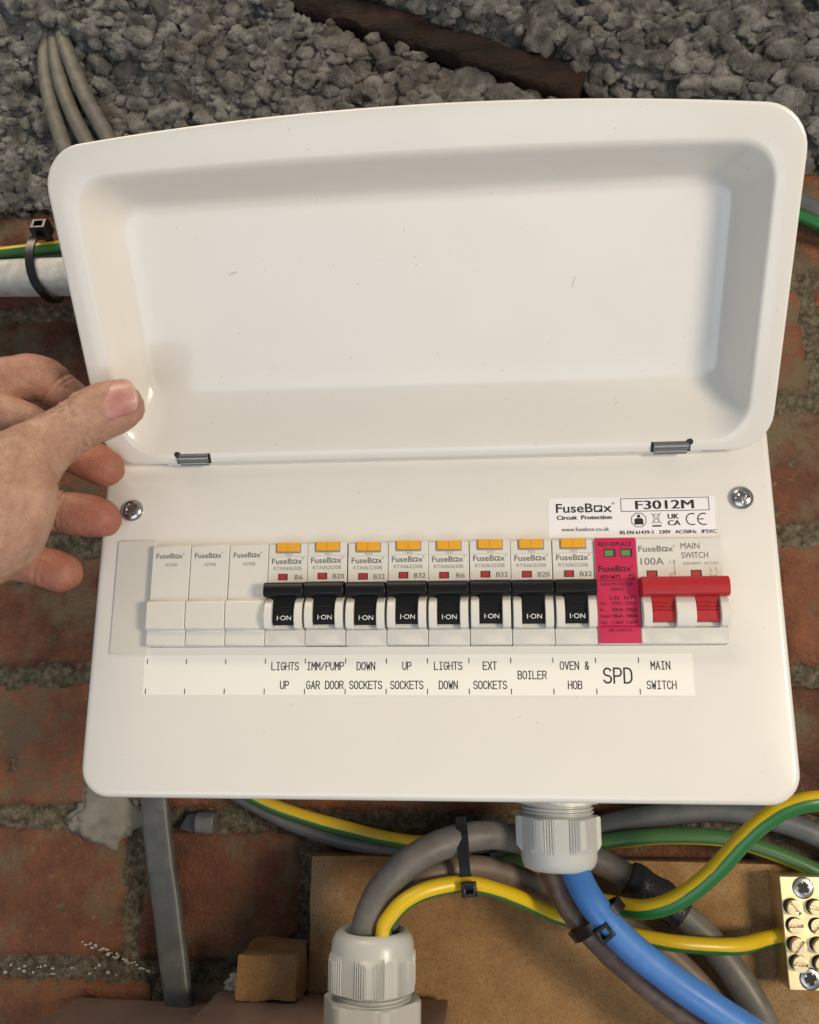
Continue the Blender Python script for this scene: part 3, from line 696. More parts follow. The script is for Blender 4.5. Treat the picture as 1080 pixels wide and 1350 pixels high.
# ------------------------------------------------------------------ the modules
PITCH = 17.75; MX0 = .4; MZ0 = 2.4; MW = 17.5
def mloc(k): return (MX0+PITCH*(k+.5), 0, MZ0)
ROWG = 'modules in a row across the front panel'
def cheek(mb, x0, x1):
    """rounded fin beside the rocker"""
    prof = [(-3.4, 6.6), (-9.6, 6.9)]
    for k in range(9):
        a = math.radians(-18+118*k/8); prof.append((-5.2-6.0*math.cos(a)*.95-.6, 12.6+8.0*math.sin(a)))
    prof += [(-3.4, 20.6)]
    mb.prism(prof, x0, x1)

def build_blank():
    t = thing('blanking_module', '', 'blanking module', (0, 0, 0)); h = MW/2
    prof = [(4, 0), (-4.6, 0), (-5.2, .6), (-5.2, 6.6), (-7.0, 7.4), (-7.6, 18.3), (-6.8, 19.6), (-4.4, 20.2), (-4.4, 44.5), (-3.9, 45), (4, 45)]
    MB().prism(prof, -h, h).build('body', M['module'], t, bevel=.35, recentre=False, smooth=35)
    p = Print(-4.5); p.logo(-6.9, 39.0, 2.3, 12.2, .012); p.build('maker_name', M['ink_grey'], t)
    p = Print(-4.5); p.text('ADRB', .2, 35.4, 1.45, w=5.6, bold=.0); p.build('type_text', M['ink_light'], t)
    return t

def build_breaker(code, amps):
    t = thing('circuit_breaker', '', 'circuit breaker', (0, 0, 0)); h = MW/2
    b = MB(); prof = [(4, 0), (-5.0, 0), (-5.5, .5), (-5.5, 6.5), (-4.4, 7.3), (-3.4, 7.5), (-3.4, 25.6), (-4.4, 26.2), (-4.4, 44.5), (-3.9, 45), (4, 45)]
    b.prism(prof, -h, h); b.build('body', M['module'], t, bevel=.3, recentre=False, smooth=35)
    c = MB(); cheek(c, -h+.4, -h+3.9); c.build('cheek', M['module'], t, bevel=.35, recentre=False, smooth=35)
    c = MB(); cheek(c, h-3.9, h-.4); c.build('cheek', M['module'], t, bevel=.35, recentre=False, smooth=35)
    # lip under the rocker, test button, flag window
    MB().box(-h+3.9, h-3.9, -6.6, -3.0, 7.0, 8.7).build('lip', M['trim'], t, recentre=False, bevel=.2)
    bt = MB().box(-5.2, 5.2, -5.3, -4.2, 41.2, 45.3).build('test_button', M['orange'], t, recentre=False, bevel=.5)
    MB().box(-.12, .12, -5.34, -5.2, 41.5, 44.9).build('button_seam', mat_seam, bt, recentre=False)
    MB().box(-5.7, 5.7, -4.46, -4.3, 40.6, 45.2).build('button_recess', M['ink_light'], t, recentre=False)
    fw = MB().box(-4.1, .1, -4.52, -4.3, 28.6, 31.5).build('flag_window', M['dark'], t, recentre=False)
    MB().box(-3.7, -.5, -4.58, -4.4, 28.8, 31.2).build('flag', M['flag'], fw, recentre=False, bevel=.06)
    # black toggle: bar and rocker
    tg = MB()
    prof = [(-4.0, 21.0), (-10.6, 20.4), (-11.9, 21.2), (-12.3, 23.4), (-11.9, 25.6), (-10.9, 26.7), (-4.0, 27.2)]
    tg.prism(prof, -h+.05, h-.05)
    to = tg.build('toggle', M['black'], t, bevel=.45, recentre=False, smooth=35)
    rk = MB(); pr = [(-4.0, 8.7), (-7.9, 8.6), (-9.2, 9.6), (-9.5, 13.6), (-9.0, 14.0), (-9.35, 14.4), (-9.25, 16.2), (-8.8, 16.5), (-9.1, 16.9), (-9.0, 21.3), (-4.0, 21.3)]
    rk.prism(pr, -h+4.0, h-4.0); rk.build('rocker', M['black'], to, recentre=False, bevel=.12, smooth=35)
    p = Print(-9.62); p.text('I·ON', .4, 10.5, 2.0, w=6.2, bold=0.); p.build('position_mark', M['ink_white'], to)
    # seam of the upper cover, and writing
    MB().box(-h+.5, h-.5, -4.43, -4.3, 39.0, 39.12).build('cover_seam', M['ink_light'], t, recentre=False)
    p = Print(-4.5); p.logo(-7.2, 35.9, 2.45, 13.6, .012); p.build('maker_name', M['ink_grey'], t)
    p = Print(-4.5); p.text(code, 0, 33.1, 1.6, w=12.6, bold=.0); p.text('TEST', .3, 39.35, 1.05, w=3.6, bold=0); p.text('6kA  30mA  ~', -.2, 26.75, 1.1, w=13.6, bold=0); p.build('type_text', M['ink_light'], t)
    p = Print(-4.5); p.text(amps, 5.1, 28.9, 2.1, w=2.4+1.25*(len(amps)-1), bold=.0); p.build('rating_text', M['ink_grey'], t)
    return t

mat_seam = mat('amber_seam', (.50, .19, .01), .5)
def copy_tree(o, parent=None):
    c = o.copy(); link(c); c.parent = parent
    for ch in o.children: copy_tree(ch, c)
    return c
b0 = build_blank()
for k, lb in enumerate(('leftmost plain grey blanking module, beside the pale blanking strip', 'middle one of the three plain grey blanking modules', 'plain grey blanking module next to the first black breaker')):
    o = b0 if k == 0 else copy_tree(b0)
    o.location = Vector(mloc(k))*S; tag(o, lb, 'blanking module', ROWG)
ways = [('RTA060630B', 'B6', 'LIGHTS UP'), ('RTA062030B', 'B20', 'IMM/PUMP GAR DOOR'), ('RTA063230B', 'B32', 'DOWN SOCKETS'), ('RTA063230B', 'B32', 'UP SOCKETS'),
        ('RTA060630B', 'B6', 'LIGHTS DOWN'), ('RTA063230B', 'B32', 'EXT SOCKETS'), ('RTA062030B', 'B20', 'BOILER'), ('RTA063230B', 'B32', 'OVEN & HOB')]
proto = {}
for k, (code, amps, lab) in enumerate(ways):
    o = build_breaker(code, amps) if amps not in proto else copy_tree(proto[amps])
    proto.setdefault(amps, o)
    o.location = (Vector(mloc(3+k))+Vector((0, random.uniform(-.25, .25), random.uniform(-.18, .18))))*S; o.rotation_euler.y = math.radians(random.uniform(-.25, .25))
    tag(o, '%s circuit breaker with black toggle above the label %s' % (amps, lab), 'circuit breaker', ROWG)

# surge protector
t = thing('surge_protector', 'crimson surge protection module between the breakers and the red main switch', 'surge protector', mloc(11), ROWG); h = MW/2
prof = [(4, 0), (-5.2, 0), (-5.6, .5), (-5.6, 7), (-6.6, 7.6), (-6.6, 26), (-5.0, 27), (-5.0, 44.6), (-4.6, 45), (4, 45)]
MB().prism(prof, -h, h).build('body', M['module'], t, bevel=.25, recentre=False, smooth=35)
fp = [(-5.65, .3), (-5.75, .6), (-5.75, 7.0), (-6.75, 7.6), (-6.75, 26.05), (-5.15, 27.05), (-5.15, 44.6), (-5.0, 45.1)]
prof = fp+[(y+.12, z) for y, z in reversed(fp)]
MB().prism(prof[::-1][::-1], -h+.1, h-.1).build('crimson_label', M['crimson'], t, recentre=False, smooth=35)
for x in (-4.9, 2.1):
    wn = MB().box(x, x+5.0, -5.32, -5.1, 36.9, 40.3).build('status_window', M['dark'], t, recentre=False, bevel=.1)
    MB().box(x+.35, x+4.0, -5.40, -5.2, 37.2, 39.7).build('green_flag', M['green_flag'], wn, recentre=False)
p = Print(-5.26); p.text('RED REPLACE', -.1, 41.5, 1.75, w=14.0, bold=.012); p.logo(-7.3, 30.6, 2.5, 13.6, .02); p.text('SPD1MT2', -2.6, 27.4, 1.6, w=8.6, bold=.02)
p.frame(5.0, 7.4, 27.3, 29.3, .18); p.text('T2', 6.2, 27.7, 1.3, w=1.7, bold=.01); p.build('maker_name', M['ink_red'], t)
p = Print(-6.85); p.text('SURGE PROTECTION', -.3, 24.4, 1.15, w=13.4, bold=.01); p.text('DEVICE', -.2, 22.2, 1.2, w=5.2, bold=.01)
p.text('L-N', -1.6, 18.4, 1.5, w=3.6, bold=.015); p.text('N-PE', 5.0, 18.4, 1.5, w=5.0, bold=.015)
for i, (a, b, c) in enumerate((('Uc:', '275V~', '255V~'), ('In:', '20kA', '20kA'), ('Imax:', '40kA', '40kA'), ('Up:', '1.5kV', '1.5kV'))):
    z = 16.2-2.65*i; p.text(a, -7.6, z, 1.4, align='l', bold=.012); p.text(b, -.6, z, 1.4, w=4.6, bold=.018); p.text(c, 5.3, z, 1.4, w=4.8, bold=.018)
p.y = -5.84; p.build('rating_text', M['ink_red'], t)
# the row of text sits on the nose; the last line on the foot
p = Print(-5.84); p.text('(IEC 61643-11)', .3, 5.2, 1.15, w=9.2, bold=.01); p.build('standard_text', M['ink_red'], t)
for ch in t.children:
    if ch.name.startswith('rating_text'):
        for vv in ch.data.vertices: vv.co.y = -6.85*S

# main switch, two modules wide
t = thing('main_switch', 'two-pole main switch with a wide red handle at the right end of the row', 'main switch', (MX0+PITCH*13, 0, MZ0), ROWG); h = PITCH-.1
prof = [(4, 0), (-5.0, 0), (-5.5, .5), (-5.5, 6.5), (-4.4, 7.3), (-3.4, 7.5), (-3.4, 25.6), (-4.4, 26.2), (-4.4, 44.5), (-3.9, 45), (4, 45)]
MB().prism(prof, -h, h).build('body', M['module'], t, bevel=.3, recentre=False, smooth=35)
for a, b in ((-h+.3, -h+3.9), (-4.0, 4.0), (h-3.9, h-.3)):
    c = MB(); cheek(c, a, b); c.build('cheek', M['module'], t, bevel=.4, recentre=False, smooth=35)
tg = MB(); prof = [(-4.0, 19.6), (-11.2, 18.9), (-12.9, 19.8), (-13.6, 22.6), (-13.2, 25.6), (-11.8, 27.2), (-4.0, 27.6)]
tg.prism(prof, -h-.1, h+.1); to = tg.build('handle', M['red'], t, bevel=.5, recentre=False, smooth=35)
for a, b in ((-h+4.0, -4.1), (4.1, h-4.0)):
    rk = MB(); pr = [(-4.0, 8.9), (-7.9, 8.8), (-9.2, 9.6), (-9.5, 13.2), (-8.9, 13.6), (-9.35, 14.0), (-9.25, 14.9), (-8.8, 15.2), (-9.2, 15.6), (-9.1, 16.6), (-8.8, 16.9), (-9.1, 17.3), (-9.0, 20), (-4.0, 20)]
    rk.prism(pr, a, b); rk.build('rocker', M['red'], to, recentre=False, bevel=.1, smooth=35)
    MB().box(a, b, -6.6, -3.0, 7.2, 8.8).build('lip', M['trim'], t, recentre=False, bevel=.2)
for x in (-11.8, 6.4):
    fw = MB().box(x-2.1, x+2.3, -4.52, -4.3, 28.0, 30.9).build('flag_window', M['dark'], t, recentre=False)
    MB().box(x-1.8, x+1.7, -4.58, -4.4, 28.1, 30.5).build('flag', M['flag'], fw, recentre=False)
p = Print(-4.5); p.logo(-16.8, 39.0, 2.5, 14.4, .006); p.text('100A', -16.2, 33.4, 3.0, w=9.6, align='l', bold=.0); p.build('maker_name', M['ink_grey'], t)
p = Print(-4.5); p.text('MAIN', .8, 40.0, 2.6, w=7.8, align='l', bold=.0); p.text('SWITCH', .9, 36.0, 2.6, w=11.0, align='l', bold=.0); p.build('name_text', M['ink_grey'], t)
p = Print(-4.5); p.text('230/400V~ AC22A', 1.2, 33.2, 1.15, w=14.6, align='l', bold=0)
p.stroke([(-2.3, 29.4), (-2.3, 34.4)], .22); p.poly([(-2.8, 34.2), (-1.8, 34.2), (-2.3, 35.6)]); p.poly([(-2.3, 28.6), (-1.8, 29.9), (-2.8, 29.9)]); p.stroke([(-4.0, 34.2), (-4.0, 35.0)], .25)
p.stroke(arc(-3.9, 29.1, .6, .6, 0, 330, 10), .2, True)
for x in (12.2, 14.6): p.stroke([(x, 32.2), (x, 31.2), (x+.8, 30.0)], .18); p.stroke([(x, 29.4), (x, 28.4)], .18)
p.stroke([(12.2, 28.4), (14.6, 28.4)], .18); p.build('symbol_text', M['ink_light'], t)

# ------------------------------------------------------------------ stickers
st = thing('circuit_label_strip', 'long white printed label strip under the row of modules', 'label', (116.5, 0, -18.4)); C0 = np.array([116.5, 0, -18.4])
def SL(V, c): return np.asarray(V, float)-c
b = MB().box(-1.5, 234.5, -.16, -.01, -18.4, -1.1); mk('label_tape', SL(b.v, C0), b.f, M['paper'], st, smooth=None, bevel=0, recentre=False)
p = Print(-.2)
for k in range(13):
    x = 17.7*k; p.rect(x-.2, x+.2, -5.0, -2.8); p.rect(x-.2, x+.2, -17.9, -15.6)
rows = {3: ('LIGHTS', 'UP'), 4: ('IMM/PUMP', 'GAR DOOR'), 5: ('DOWN', 'SOCKETS'), 6: ('UP', 'SOCKETS'), 7: ('LIGHTS', 'DOWN'), 8: ('EXT', 'SOCKETS'), 10: ('OVEN &', 'HOB'), 12: ('MAIN', 'SWITCH')}
for k, (a, b_) in rows.items():
    xc = 17.7*(k+.5)
    for s_, z in ((a, -7.6), (b_, -15.6)): stroke_text(p, s_, xc, z, 3.15, 2.06, .42)
stroke_text(p, 'BOILER', 17.7*9.5, -11.5, 3.15, 2.06, .42); stroke_text(p, 'SPD', 17.7*11.5, -13.2, 6.0, 4.2, .72)
mk('printed_text', SL(p.mb.v, C0), p.mb.f, M['ink'], st, smooth=None, recentre=False)

C1 = np.array([212.6, 0, 48.4]); st = thing('rating_sticker', 'white maker sticker with black print above the main switch', 'sticker', tuple(C1))
b = MB(); b.add([(177.0, -.14, 48.9), (247.9, -.14, 48.3), (248.9, -.14, 66.3), (177.4, -.14, 66.8)]+[(177.0, -.02, 48.9), (247.9, -.02, 48.3), (248.9, -.02, 66.3), (177.4, -.02, 66.8)],
        [(0, 1, 2, 3), (0, 4, 5, 1), (1, 5, 6, 2), (2, 6, 7, 3), (3, 7, 4, 0)])
mk('sticker_face', SL(b.v, C1), b.f, M['sticker'], st, smooth=None, recentre=False)
p = Print(-.2); p.logo(180.6, 60.1, 4.0, 24.2, .014); [p.text('Circuit  Protection', 192.7+q, 56.9, 1.85, w=23.6, bold=.008) for q in (-.12, .12)]; p.text('www.fusebox.co.uk', 192.9, 51.7, 1.7, w=20.6, bold=.012)
p.frame(208.6, 246.2, 60.0, 66.0, .28); [p.text('F3012M', 227.3+q, 61.0, 3.9, w=24.6, bold=0) for q in (-.22, 0, .22)]; [p.text('BS EN 61439-3   230V   AC/50Hz   IP2XC', 228.0+q, 50.0, 1.55, w=40.6, bold=0) for q in (-.1, .1)]
# handbook symbol in an octagon
p.stroke([(216.0+3.3*math.cos(math.radians(a)), 56.2+3.3*math.sin(math.radians(a))) for a in range(22, 382, 45)], .28, True)
p.poly([(216.0+.75*math.cos(a), 57.9+.75*math.sin(a)) for a in np.linspace(0, 2*math.pi, 13)[:-1]])
p.poly([(214.1, 54.2), (217.9, 54.2), (217.9, 56.4), (217.2, 57.0), (214.8, 57.0), (214.1, 56.4)])
# crossed-out bin
p.stroke([(221.9, 58.6), (225.0, 58.6)], .22); p.stroke([(222.2, 58.4), (222.5, 55.0), (224.4, 55.0), (224.7, 58.4)], .2); p.stroke([(221.4, 59.2), (225.6, 54.5)], .2); p.stroke([(225.5, 59.2), (221.4, 54.5)], .2)
p.rect(221.6, 225.4, 53.1, 53.8)
[p.text(a, x+q, z, 2.25, w=w_, bold=0) for a, x, z, w_ in (('UK', 230.7, 56.5, 4.6), ('CA', 230.9, 53.6, 5.2)) for q in (-.14, 0, .14)]
p.stroke(arc(238.6, 56.2, 2.5, 2.5, 70, 290, 14), .5); p.stroke(arc(243.4, 56.2, 2.5, 2.5, 70, 290, 14), .5); p.stroke([(241.2, 56.2), (243.2, 56.2)], .45)
mk('printed_text', SL(p.mb.v, C1), p.mb.f, M['ink'], st, smooth=None, recentre=False)

# ------------------------------------------------------------------ cable glands
def hexr(a, ap):
    """radius of a hexagon with apothem ap at angle a"""
    a = (a+math.pi/6) % (math.pi/3)-math.pi/6; return ap/math.cos(a)
def nut_rings(c, ap, zs, env, rot, flip=1, ribs=True, n=756):
    R = []
    for z, e in zip(zs, env):
        ring = []
        for i in range(n):
            a = 2*math.pi*i/n; r = hexr(a-rot, ap)
            b = ((a-rot+math.pi/6) % (math.pi/3)-math.pi/6); tpos = math.tan(b)*ap            # position along the flat
            if ribs and z < -8 and 3.2 < abs(tpos) < 8.9: r += .42*math.sin(abs(tpos)*2*math.pi/1.15)-.1
            r = min(r, ap*1.105); r = min(r, e); ring.append((c[0]+r*math.cos(a), c[1]+r*math.sin(a), c[2]+flip*z))
        R.append(ring)
    return R
def gland(name, label, c, ap, flip, rot, hole, base_z):
    """c: centre of the clamping nut's cable end; flip=1 nut body runs downward from the mouth at c, -1 upward"""
    t = thing(name, label, 'cable gland', c, 'grey nylon cable glands')
    k = ap-hole; zs = [-7.5, -3.2, -1.2, -.3, 0, -.35, -1.5, -3.2, -5.4, -7.4, -8.2, -9.4, -10.6, -22.2, -22.8, -23.0]; env = [hole-.6, hole, hole+.08*k, hole+.2*k, hole+.36*k, hole+.55*k, hole+.75*k, hole+.88*k, hole+.96*k, ap*.985, ap*1.0, ap*1.06, ap*1.14, ap*1.14, ap*1.06, ap*.9]
    R = nut_rings((0, 0, 0), ap, zs, env, rot, flip)
    m = MB(); m.rings(R if flip > 0 else [list(reversed(r)) for r in R]); m.build('clamping_nut', M['gland'], t, smooth=28, recentre=False)
    # threaded neck
    pr = []; z = -22.2
    for k in range(5): pr += [(ap*.87, flip*z), (ap*.94, flip*(z-.5)), (ap*.94, flip*(z-.9)), (ap*.87, flip*(z-1.4))]; z -= 1.7
    pr += [(ap*.87, flip*(z-1))]
    m = MB(); m.lathe(pr if flip < 0 else pr, (0, 0, 0), 64); m.build('threaded_neck', M['gland'], t, smooth=40, recentre=False)
    m = MB(); R = nut_rings((0, 0, 0), ap*1.06, [base_z, base_z-.6, base_z-12.5, base_z-13], [ap*1.1, ap*1.2, ap*1.2, ap*1.1], rot+.35, flip, False, 144)
    m.rings(R if flip > 0 else [list(reversed(r)) for r in R], True, True); m.build('hex_base', M['gland'], t, smooth=28, recentre=False)
    m = MB(); m.lathe([(hole-.9, flip*-7.4), (hole-.9, flip*-7.6)], (0, 0, 0), 32); m.build('seal', M['dark'], t, smooth=None, recentre=False)
    return t
gland('cable_gland', 'grey nylon cable gland hanging under the white unit with brown and blue cables', (179.6, 43, -93.2), 17.2, -1, math.radians(30+1), 10.6, -28.5)
gland('cable_gland', 'grey nylon cable gland standing on the brown box at the bottom centre', (97.6, 31, -117.2), 18.0, 1, math.radians(3), 11.0, -26.5)

# ------------------------------------------------------------------ cables
def cable(name, P, r, m, label, group=None, up=(0, -1, 0), n=16, sx=1., sy=1., wob=.06, cat='cable', sq=0):
    v, f, uv = sweep(spline(P, 9), r, n, sx, sy, up, wob, sq)
    return tag(mk(name, v, f, m, smooth=50, uv=uv), label, cat, group)
CG = 'grey sheathed cables under the unit'; EG = 'green and yellow earth cables under the unit'
A = [(94.5, 29, -133), (94.8, 28, -117.6), (97.3, 28, -109.1), (103, 29, -99.3), (115.1, 31, -88.5), (130.1, 36, -82), (146.9, 44, -79.6), (164, 56, -83), (181.8, 68, -88.0), (202.5, 71, -95.3), (225.4, 69, -108), (244.5, 69, -122.7), (259.4, 70, -141.5), (270, 70, -161), (276, 70, -185)]
cable('grey_cable', A, 6.5, M['cable'], 'thickest grey cable arching out of the lower gland and behind the upper one', CG)
B = [(102, 36, -133), (102.5, 35, -119), (105.5, 35, -110.3), (113.2, 36, -100.5), (124.7, 40, -95.5), (141.5, 48, -93.8), (160.4, 60, -99.5), (178, 72, -108.4), (202.1, 76, -119.1), (225.6, 76, -130.8), (243.1, 76, -145.5), (257, 76, -163), (266, 76, -187)]
cable('grey_cable', B, 5.2, M['cable_pink'], 'grey cable dusted with brick, just under the thickest grey arch', CG)
C_ = [(103, 22.5, -132), (103.4, 22, -116.7), (105.6, 22, -111.2), (112.6, 23, -104.1), (123.8, 27, -99.6), (140, 35, -98.9), (158.2, 48, -105.6), (177.2, 62, -115.9), (198, 60, -120.8), (218.2, 56, -123.8), (235.3, 56, -125.8), (258, 62, -127.4), (274, 73, -126.8), (284, 76, -125.6)]
cable('earth_cable', C_, 3.6, stripe_mat('earth_sheath', .86, .34), 'green and yellow earth cable from the lower gland to the brass terminal block', EG)
D = [(180, 70, -106), (191.6, 62, -109), (202.9, 56, -110.2), (216.2, 46, -109.8), (229.9, 39, -104), (243.7, 33, -92.2), (255.9, 27, -77.9), (264.7, 24, -69.6), (275.4, 23, -63.6), (289.4, 24, -61.2), (320, 30, -62)]
cable('earth_cable', D, 4.3, stripe_mat('earth_sheath_thick', .97, .52), 'thick green and yellow earth cable curving up past the lower right corner of the unit', EG)
E_ = [(150, 84, -98), (168.7, 84, -90.8), (202.2, 85, -80.6), (231.8, 85, -74.4), (261, 85, -71.6), (289.1, 85, -76.2), (312, 85, -85.3), (345, 85, -104)]
cable('grey_cable', E_, 5.6, M['cable_dark'], 'dark grey cable running level behind the unit bottom towards the right edge', CG, sx=.8)
F_ = [(150, 79, -99), (168.3, 78, -93.6), (203, 78, -86.4), (230, 78, -83.2), (258.3, 78, -83.4), (282.2, 78, -89.2), (307, 78, -100.5), (340, 80, -122)]
cable('earth_cable', F_, 3.9, stripe_mat('earth_sheath_dusty', .60, .74, .22), 'dusty green earth cable just below the level dark grey cable', EG)
G1 = [(-8, 90, -45), (12.1, 90, -62.9), (30.8, 90, -73.7), (53.2, 90, -83), (76.9, 90, -89.3), (104.2, 90, -93.2), (131, 91, -92), (160, 92, -88)]
cable('grey_cable', G1, 4.6, M['cable_dark'], 'slate grey cable sloping down from the unit towards the cable arch', CG)
G2 = [(-8, 83, -44), (14.5, 83, -60.4), (34.8, 83, -70.8), (54.7, 83, -77.2), (78.1, 83, -82.8), (105, 83, -88.1), (131.4, 84, -88.4), (160, 86, -84)]
cable('earth_cable', G2, 3.6, stripe_mat('earth_sheath_shade', .96, .50, .15), 'green and yellow earth cable lying on the sloping slate grey cable', EG)
H_ = [(175, 45, -70), (175.4, 44.5, -85.3), (177, 44, -94.8), (182.4, 42.5, -106.9), (190.7, 42, -117.1), (204.6, 42, -130), (222.9, 42, -144.4), (242, 42, -157.5), (275, 43, -182)]
cable('brown_cable', H_, 5.9, M['brown'], 'thick brown cable hanging out of the upper gland', 'insulated tails from the upper gland')
I_ = [(184, 39.5, -70), (184.3, 39, -84.2), (186.2, 37, -93.3), (192.2, 32.5, -104.7), (204, 31, -118.4), (220.2, 31, -131.2), (239.3, 31, -143.6), (258, 31, -155), (292, 32, -176)]
cable('blue_cable', I_, 6.4, M['blue'], 'thick bright blue cable hanging out of the upper gland', 'insulated tails from the upper gland')
M_ = [(-33, 92, -30), (-28.2, 90, -64.6), (-23.4, 89, -90.7), (-16.4, 89, -123.2), (-7.6, 89, -165.4), (-2, 89, -185)]
cable('flat_cable', M_, 7.2, M['cable_dark'], 'wide flat slate grey cable running down the bricks at the lower left', None, sx=.5, sy=1, sq=4, n=24)
# upper left, left and right edges
TG = 'three grey cables coming down through the rough concrete'
cable('grey_cable', [(-138, 100, 440), (-133.5, 87, 421.9), (-130.5, 80, 386.1), (-121.5, 78, 350.9), (-108.2, 80, 313.8), (-95, 86, 280)], 5.2, M['cable_dusty'], 'leftmost of the three dusty grey cables behind the upper left lid corner', TG)
cable('grey_cable', [(-130, 98, 440), (-127, 82, 409.5), (-118.0, 75.5, 373.5), (-105.3, 75, 341.3), (-88.8, 80, 309.8), (-75, 86, 280)], 4.9, M['cable_dusty'], 'middle one of the three dusty grey cables behind the upper left lid corner', TG)
cable('grey_cable', [(-124, 96, 440), (-121.3, 80, 409.1), (-110.3, 73, 381.8), (-95.5, 73, 349.2), (-72.8, 80, 308.8), (-55, 86, 280)], 5.0, M['cable_dusty'], 'rightmost of the three dusty grey cables behind the upper left lid corner', TG)
cable('white_conduit', [(-260, 74, 231), (-148.1, 74, 229), (-109.9, 74, 228.2), (-76.8, 74, 227.4), (-20, 74, 226)], 10.0, M['conduit'], 'scuffed white conduit running level behind the left lid edge', None, n=28, cat='conduit', sq=3.2)
cable('earth_cable', [(-260, 80, 245.5), (-155.6, 80, 249.3), (-116.6, 80, 251.6), (-83, 80, 253.7), (-20, 82, 256)], 3.6, stripe_mat('earth_sheath_left', .99, .50, .1), 'green and yellow earth cable lying along the white conduit', None)
cable('grey_cable', [(-260, 88, 246), (-159.2, 88, 247.5), (-119.6, 88, 247.8), (-85.4, 88, 248.1), (-20, 89, 249)], 5.0, M['cable_dark'], 'dark grey cable tied along the top of the white conduit', None)
cable('grey_cable', [(290, 92, 290), (321.7, 88, 266.5), (333.3, 87, 259.5), (350, 87, 249.5), (390, 88, 232)], 6.0, M['cable_dark'], 'dark grey cable poking out behind the upper right lid edge', None)
cable('earth_cable', [(290, 88, 272), (320.7, 84, 254.6), (332.6, 83, 248.1), (349.2, 83, 239.1), (390, 84, 222)], 3.4, stripe_mat('earth_sheath_right', .16, .60), 'bright green and yellow earth cable under the dark cable at the right lid edge', None)

# ------------------------------------------------------------------ cable ties, tape, clip
def strap(P, wdt, th, up=(0, 0, 1)):
    """flat band along P"""
    P = [np.array(p, float) for p in P]; m = len(P); V = []; F = []
    T = [P[min(i+1, m-1)]-P[max(i-1, 0)] for i in range(m)]
    side = np.array(up, float)
    for i in range(m):
        t = T[i]/np.linalg.norm(T[i]); s = side-t*(side@t); s = s/np.linalg.norm(s); n_ = np.cross(t, s)
        for a, b in ((-1, -1), (1, -1), (1, 1), (-1, 1)): V.append(P[i]+s*a*wdt/2+n_*b*th/2)
    for i in range(m-1):
        for k in range(4): j = (k+1) % 4; F.append((i*4+k, (i+1)*4+k, (i+1)*4+j, i*4+j))
    F += [(3, 2, 1, 0), tuple((m-1)*4+k for k in range(4))]; return V, F
def tie(label, c, loop, wdt, head_at, head, ax):
    """loop: world points of the band; head: half sizes of the locking box; ax: world axes of the head (x along band, y out, z across)"""
    t = thing('cable_tie', label, 'cable tie', c, 'black nylon cable ties'); C0 = np.array(c, float)
    v, f = strap(spline(loop, 8), wdt, 1.3, ax[2]); mk('strap', np.array(v)-C0, f, M['tie'], t, smooth=40, recentre=False, bevel=.2)
    A = [np.array(a, float)/np.linalg.norm(a) for a in ax]; hx, hy, hz = head; b = MB()
    # locking box with a mouth in the front face
    q = [(-hx, -hz), (hx, -hz), (hx, hz), (-hx, hz)]; qi = [(-hx*.52, -hz*.5), (hx*.52, -hz*.5), (hx*.52, hz*.5), (-hx*.52, hz*.5)]
    R = [[A[0]*a*1.0-A[1]*hy+A[2]*c_ for a, c_ in q], [A[0]*a+A[1]*hy*.7+A[2]*c_ for a, c_ in q], [A[0]*a*.84+A[1]*hy+A[2]*c_*.84 for a, c_ in q], [A[0]*a+A[1]*hy+A[2]*c_ for a, c_ in qi], [A[0]*a-A[1]*hy*.2+A[2]*c_ for a, c_ in qi]]
    b.rings(R, True, True); hd = mk('locking_head', np.array(b.v)+np.array(head_at)-C0, b.f, M['tie'], t, smooth=30, recentre=False, bevel=.15)
    return t
# around the cable arch
loop = [(138.2, 30, -95), (137.6, 30.5, -88), (136.8, 33, -78), (136.2, 37, -73.8), (136, 46, -73), (137, 55, -84), (138.5, 54, -97), (140, 44, -103.2), (140, 33, -102.6), (139.4, 28.5, -98)]
tie('black cable tie strapping the grey arch and earth cable together', (138, 42, -103), loop, 5.0, (139.7, 27, -99.6), (3.1, 3.0, 3.3), ((0.1, 0, -1), (0, -1, .15), (1, 0, 0.1)))
# around the brown and blue tails
cx = np.array([194.5, 37, -112.5]); axis = np.array([.62, -.05, -.78]); axis /= np.linalg.norm(axis); u = np.cross(axis, [0, -1, 0]); u /= np.linalg.norm(u); w_ = np.cross(axis, u)
loop = [cx+u*13.0*math.cos(a)+w_*8.6*math.sin(a)+np.array([0, -u[2]*math.cos(a)*5, 0]) for a in np.linspace(0, 2*math.pi, 15)]
tie('black cable tie gripping the brown and blue cables together', (194, 38, -122), loop, 4.6, (196.2, 27.2, -115.4), (3.6, 3.0, 3.2), (tuple(u), tuple(-w_ if w_[1] > 0 else w_), tuple(axis)))
# around conduit at the left
loop = [(-114.5, 73, 255), (-116, 66, 250), (-116.2, 63, 240), (-114.0, 62.6, 228), (-110.5, 64.5, 218.5), (-108, 72, 214.5), (-108, 84, 217), (-112, 95, 232), (-115, 94, 250), (-115, 82, 257.5), (-114.5, 73, 255)]
tie('black cable tie around the white conduit at the left edge', (-113, 76, 215), loop, 5.2, (-114.8, 70.5, 258.6), (4.2, 4.6, 5.2), ((0, .3, 1), (0, -1, .3), (1, 0, 0)))
# tape on the grey cable
P = [(213.0, 66.5, -100.5), (219, 66.5, -103.6), (225.4, 66, -107.8), (231, 66, -111.6), (236, 66.3, -115.6)]
v, f, uv = sweep(spline(P, 6), [7.3+.5*math.sin(i*.55) for i in range(25)], 22, 1.0, 1.12, (0, -1, 0), .12)
tag(mk('tape_wrap', v, f, M['tape'], smooth=60), 'black insulating tape wrapped round the grey cable behind the thick earth cable', 'tape')
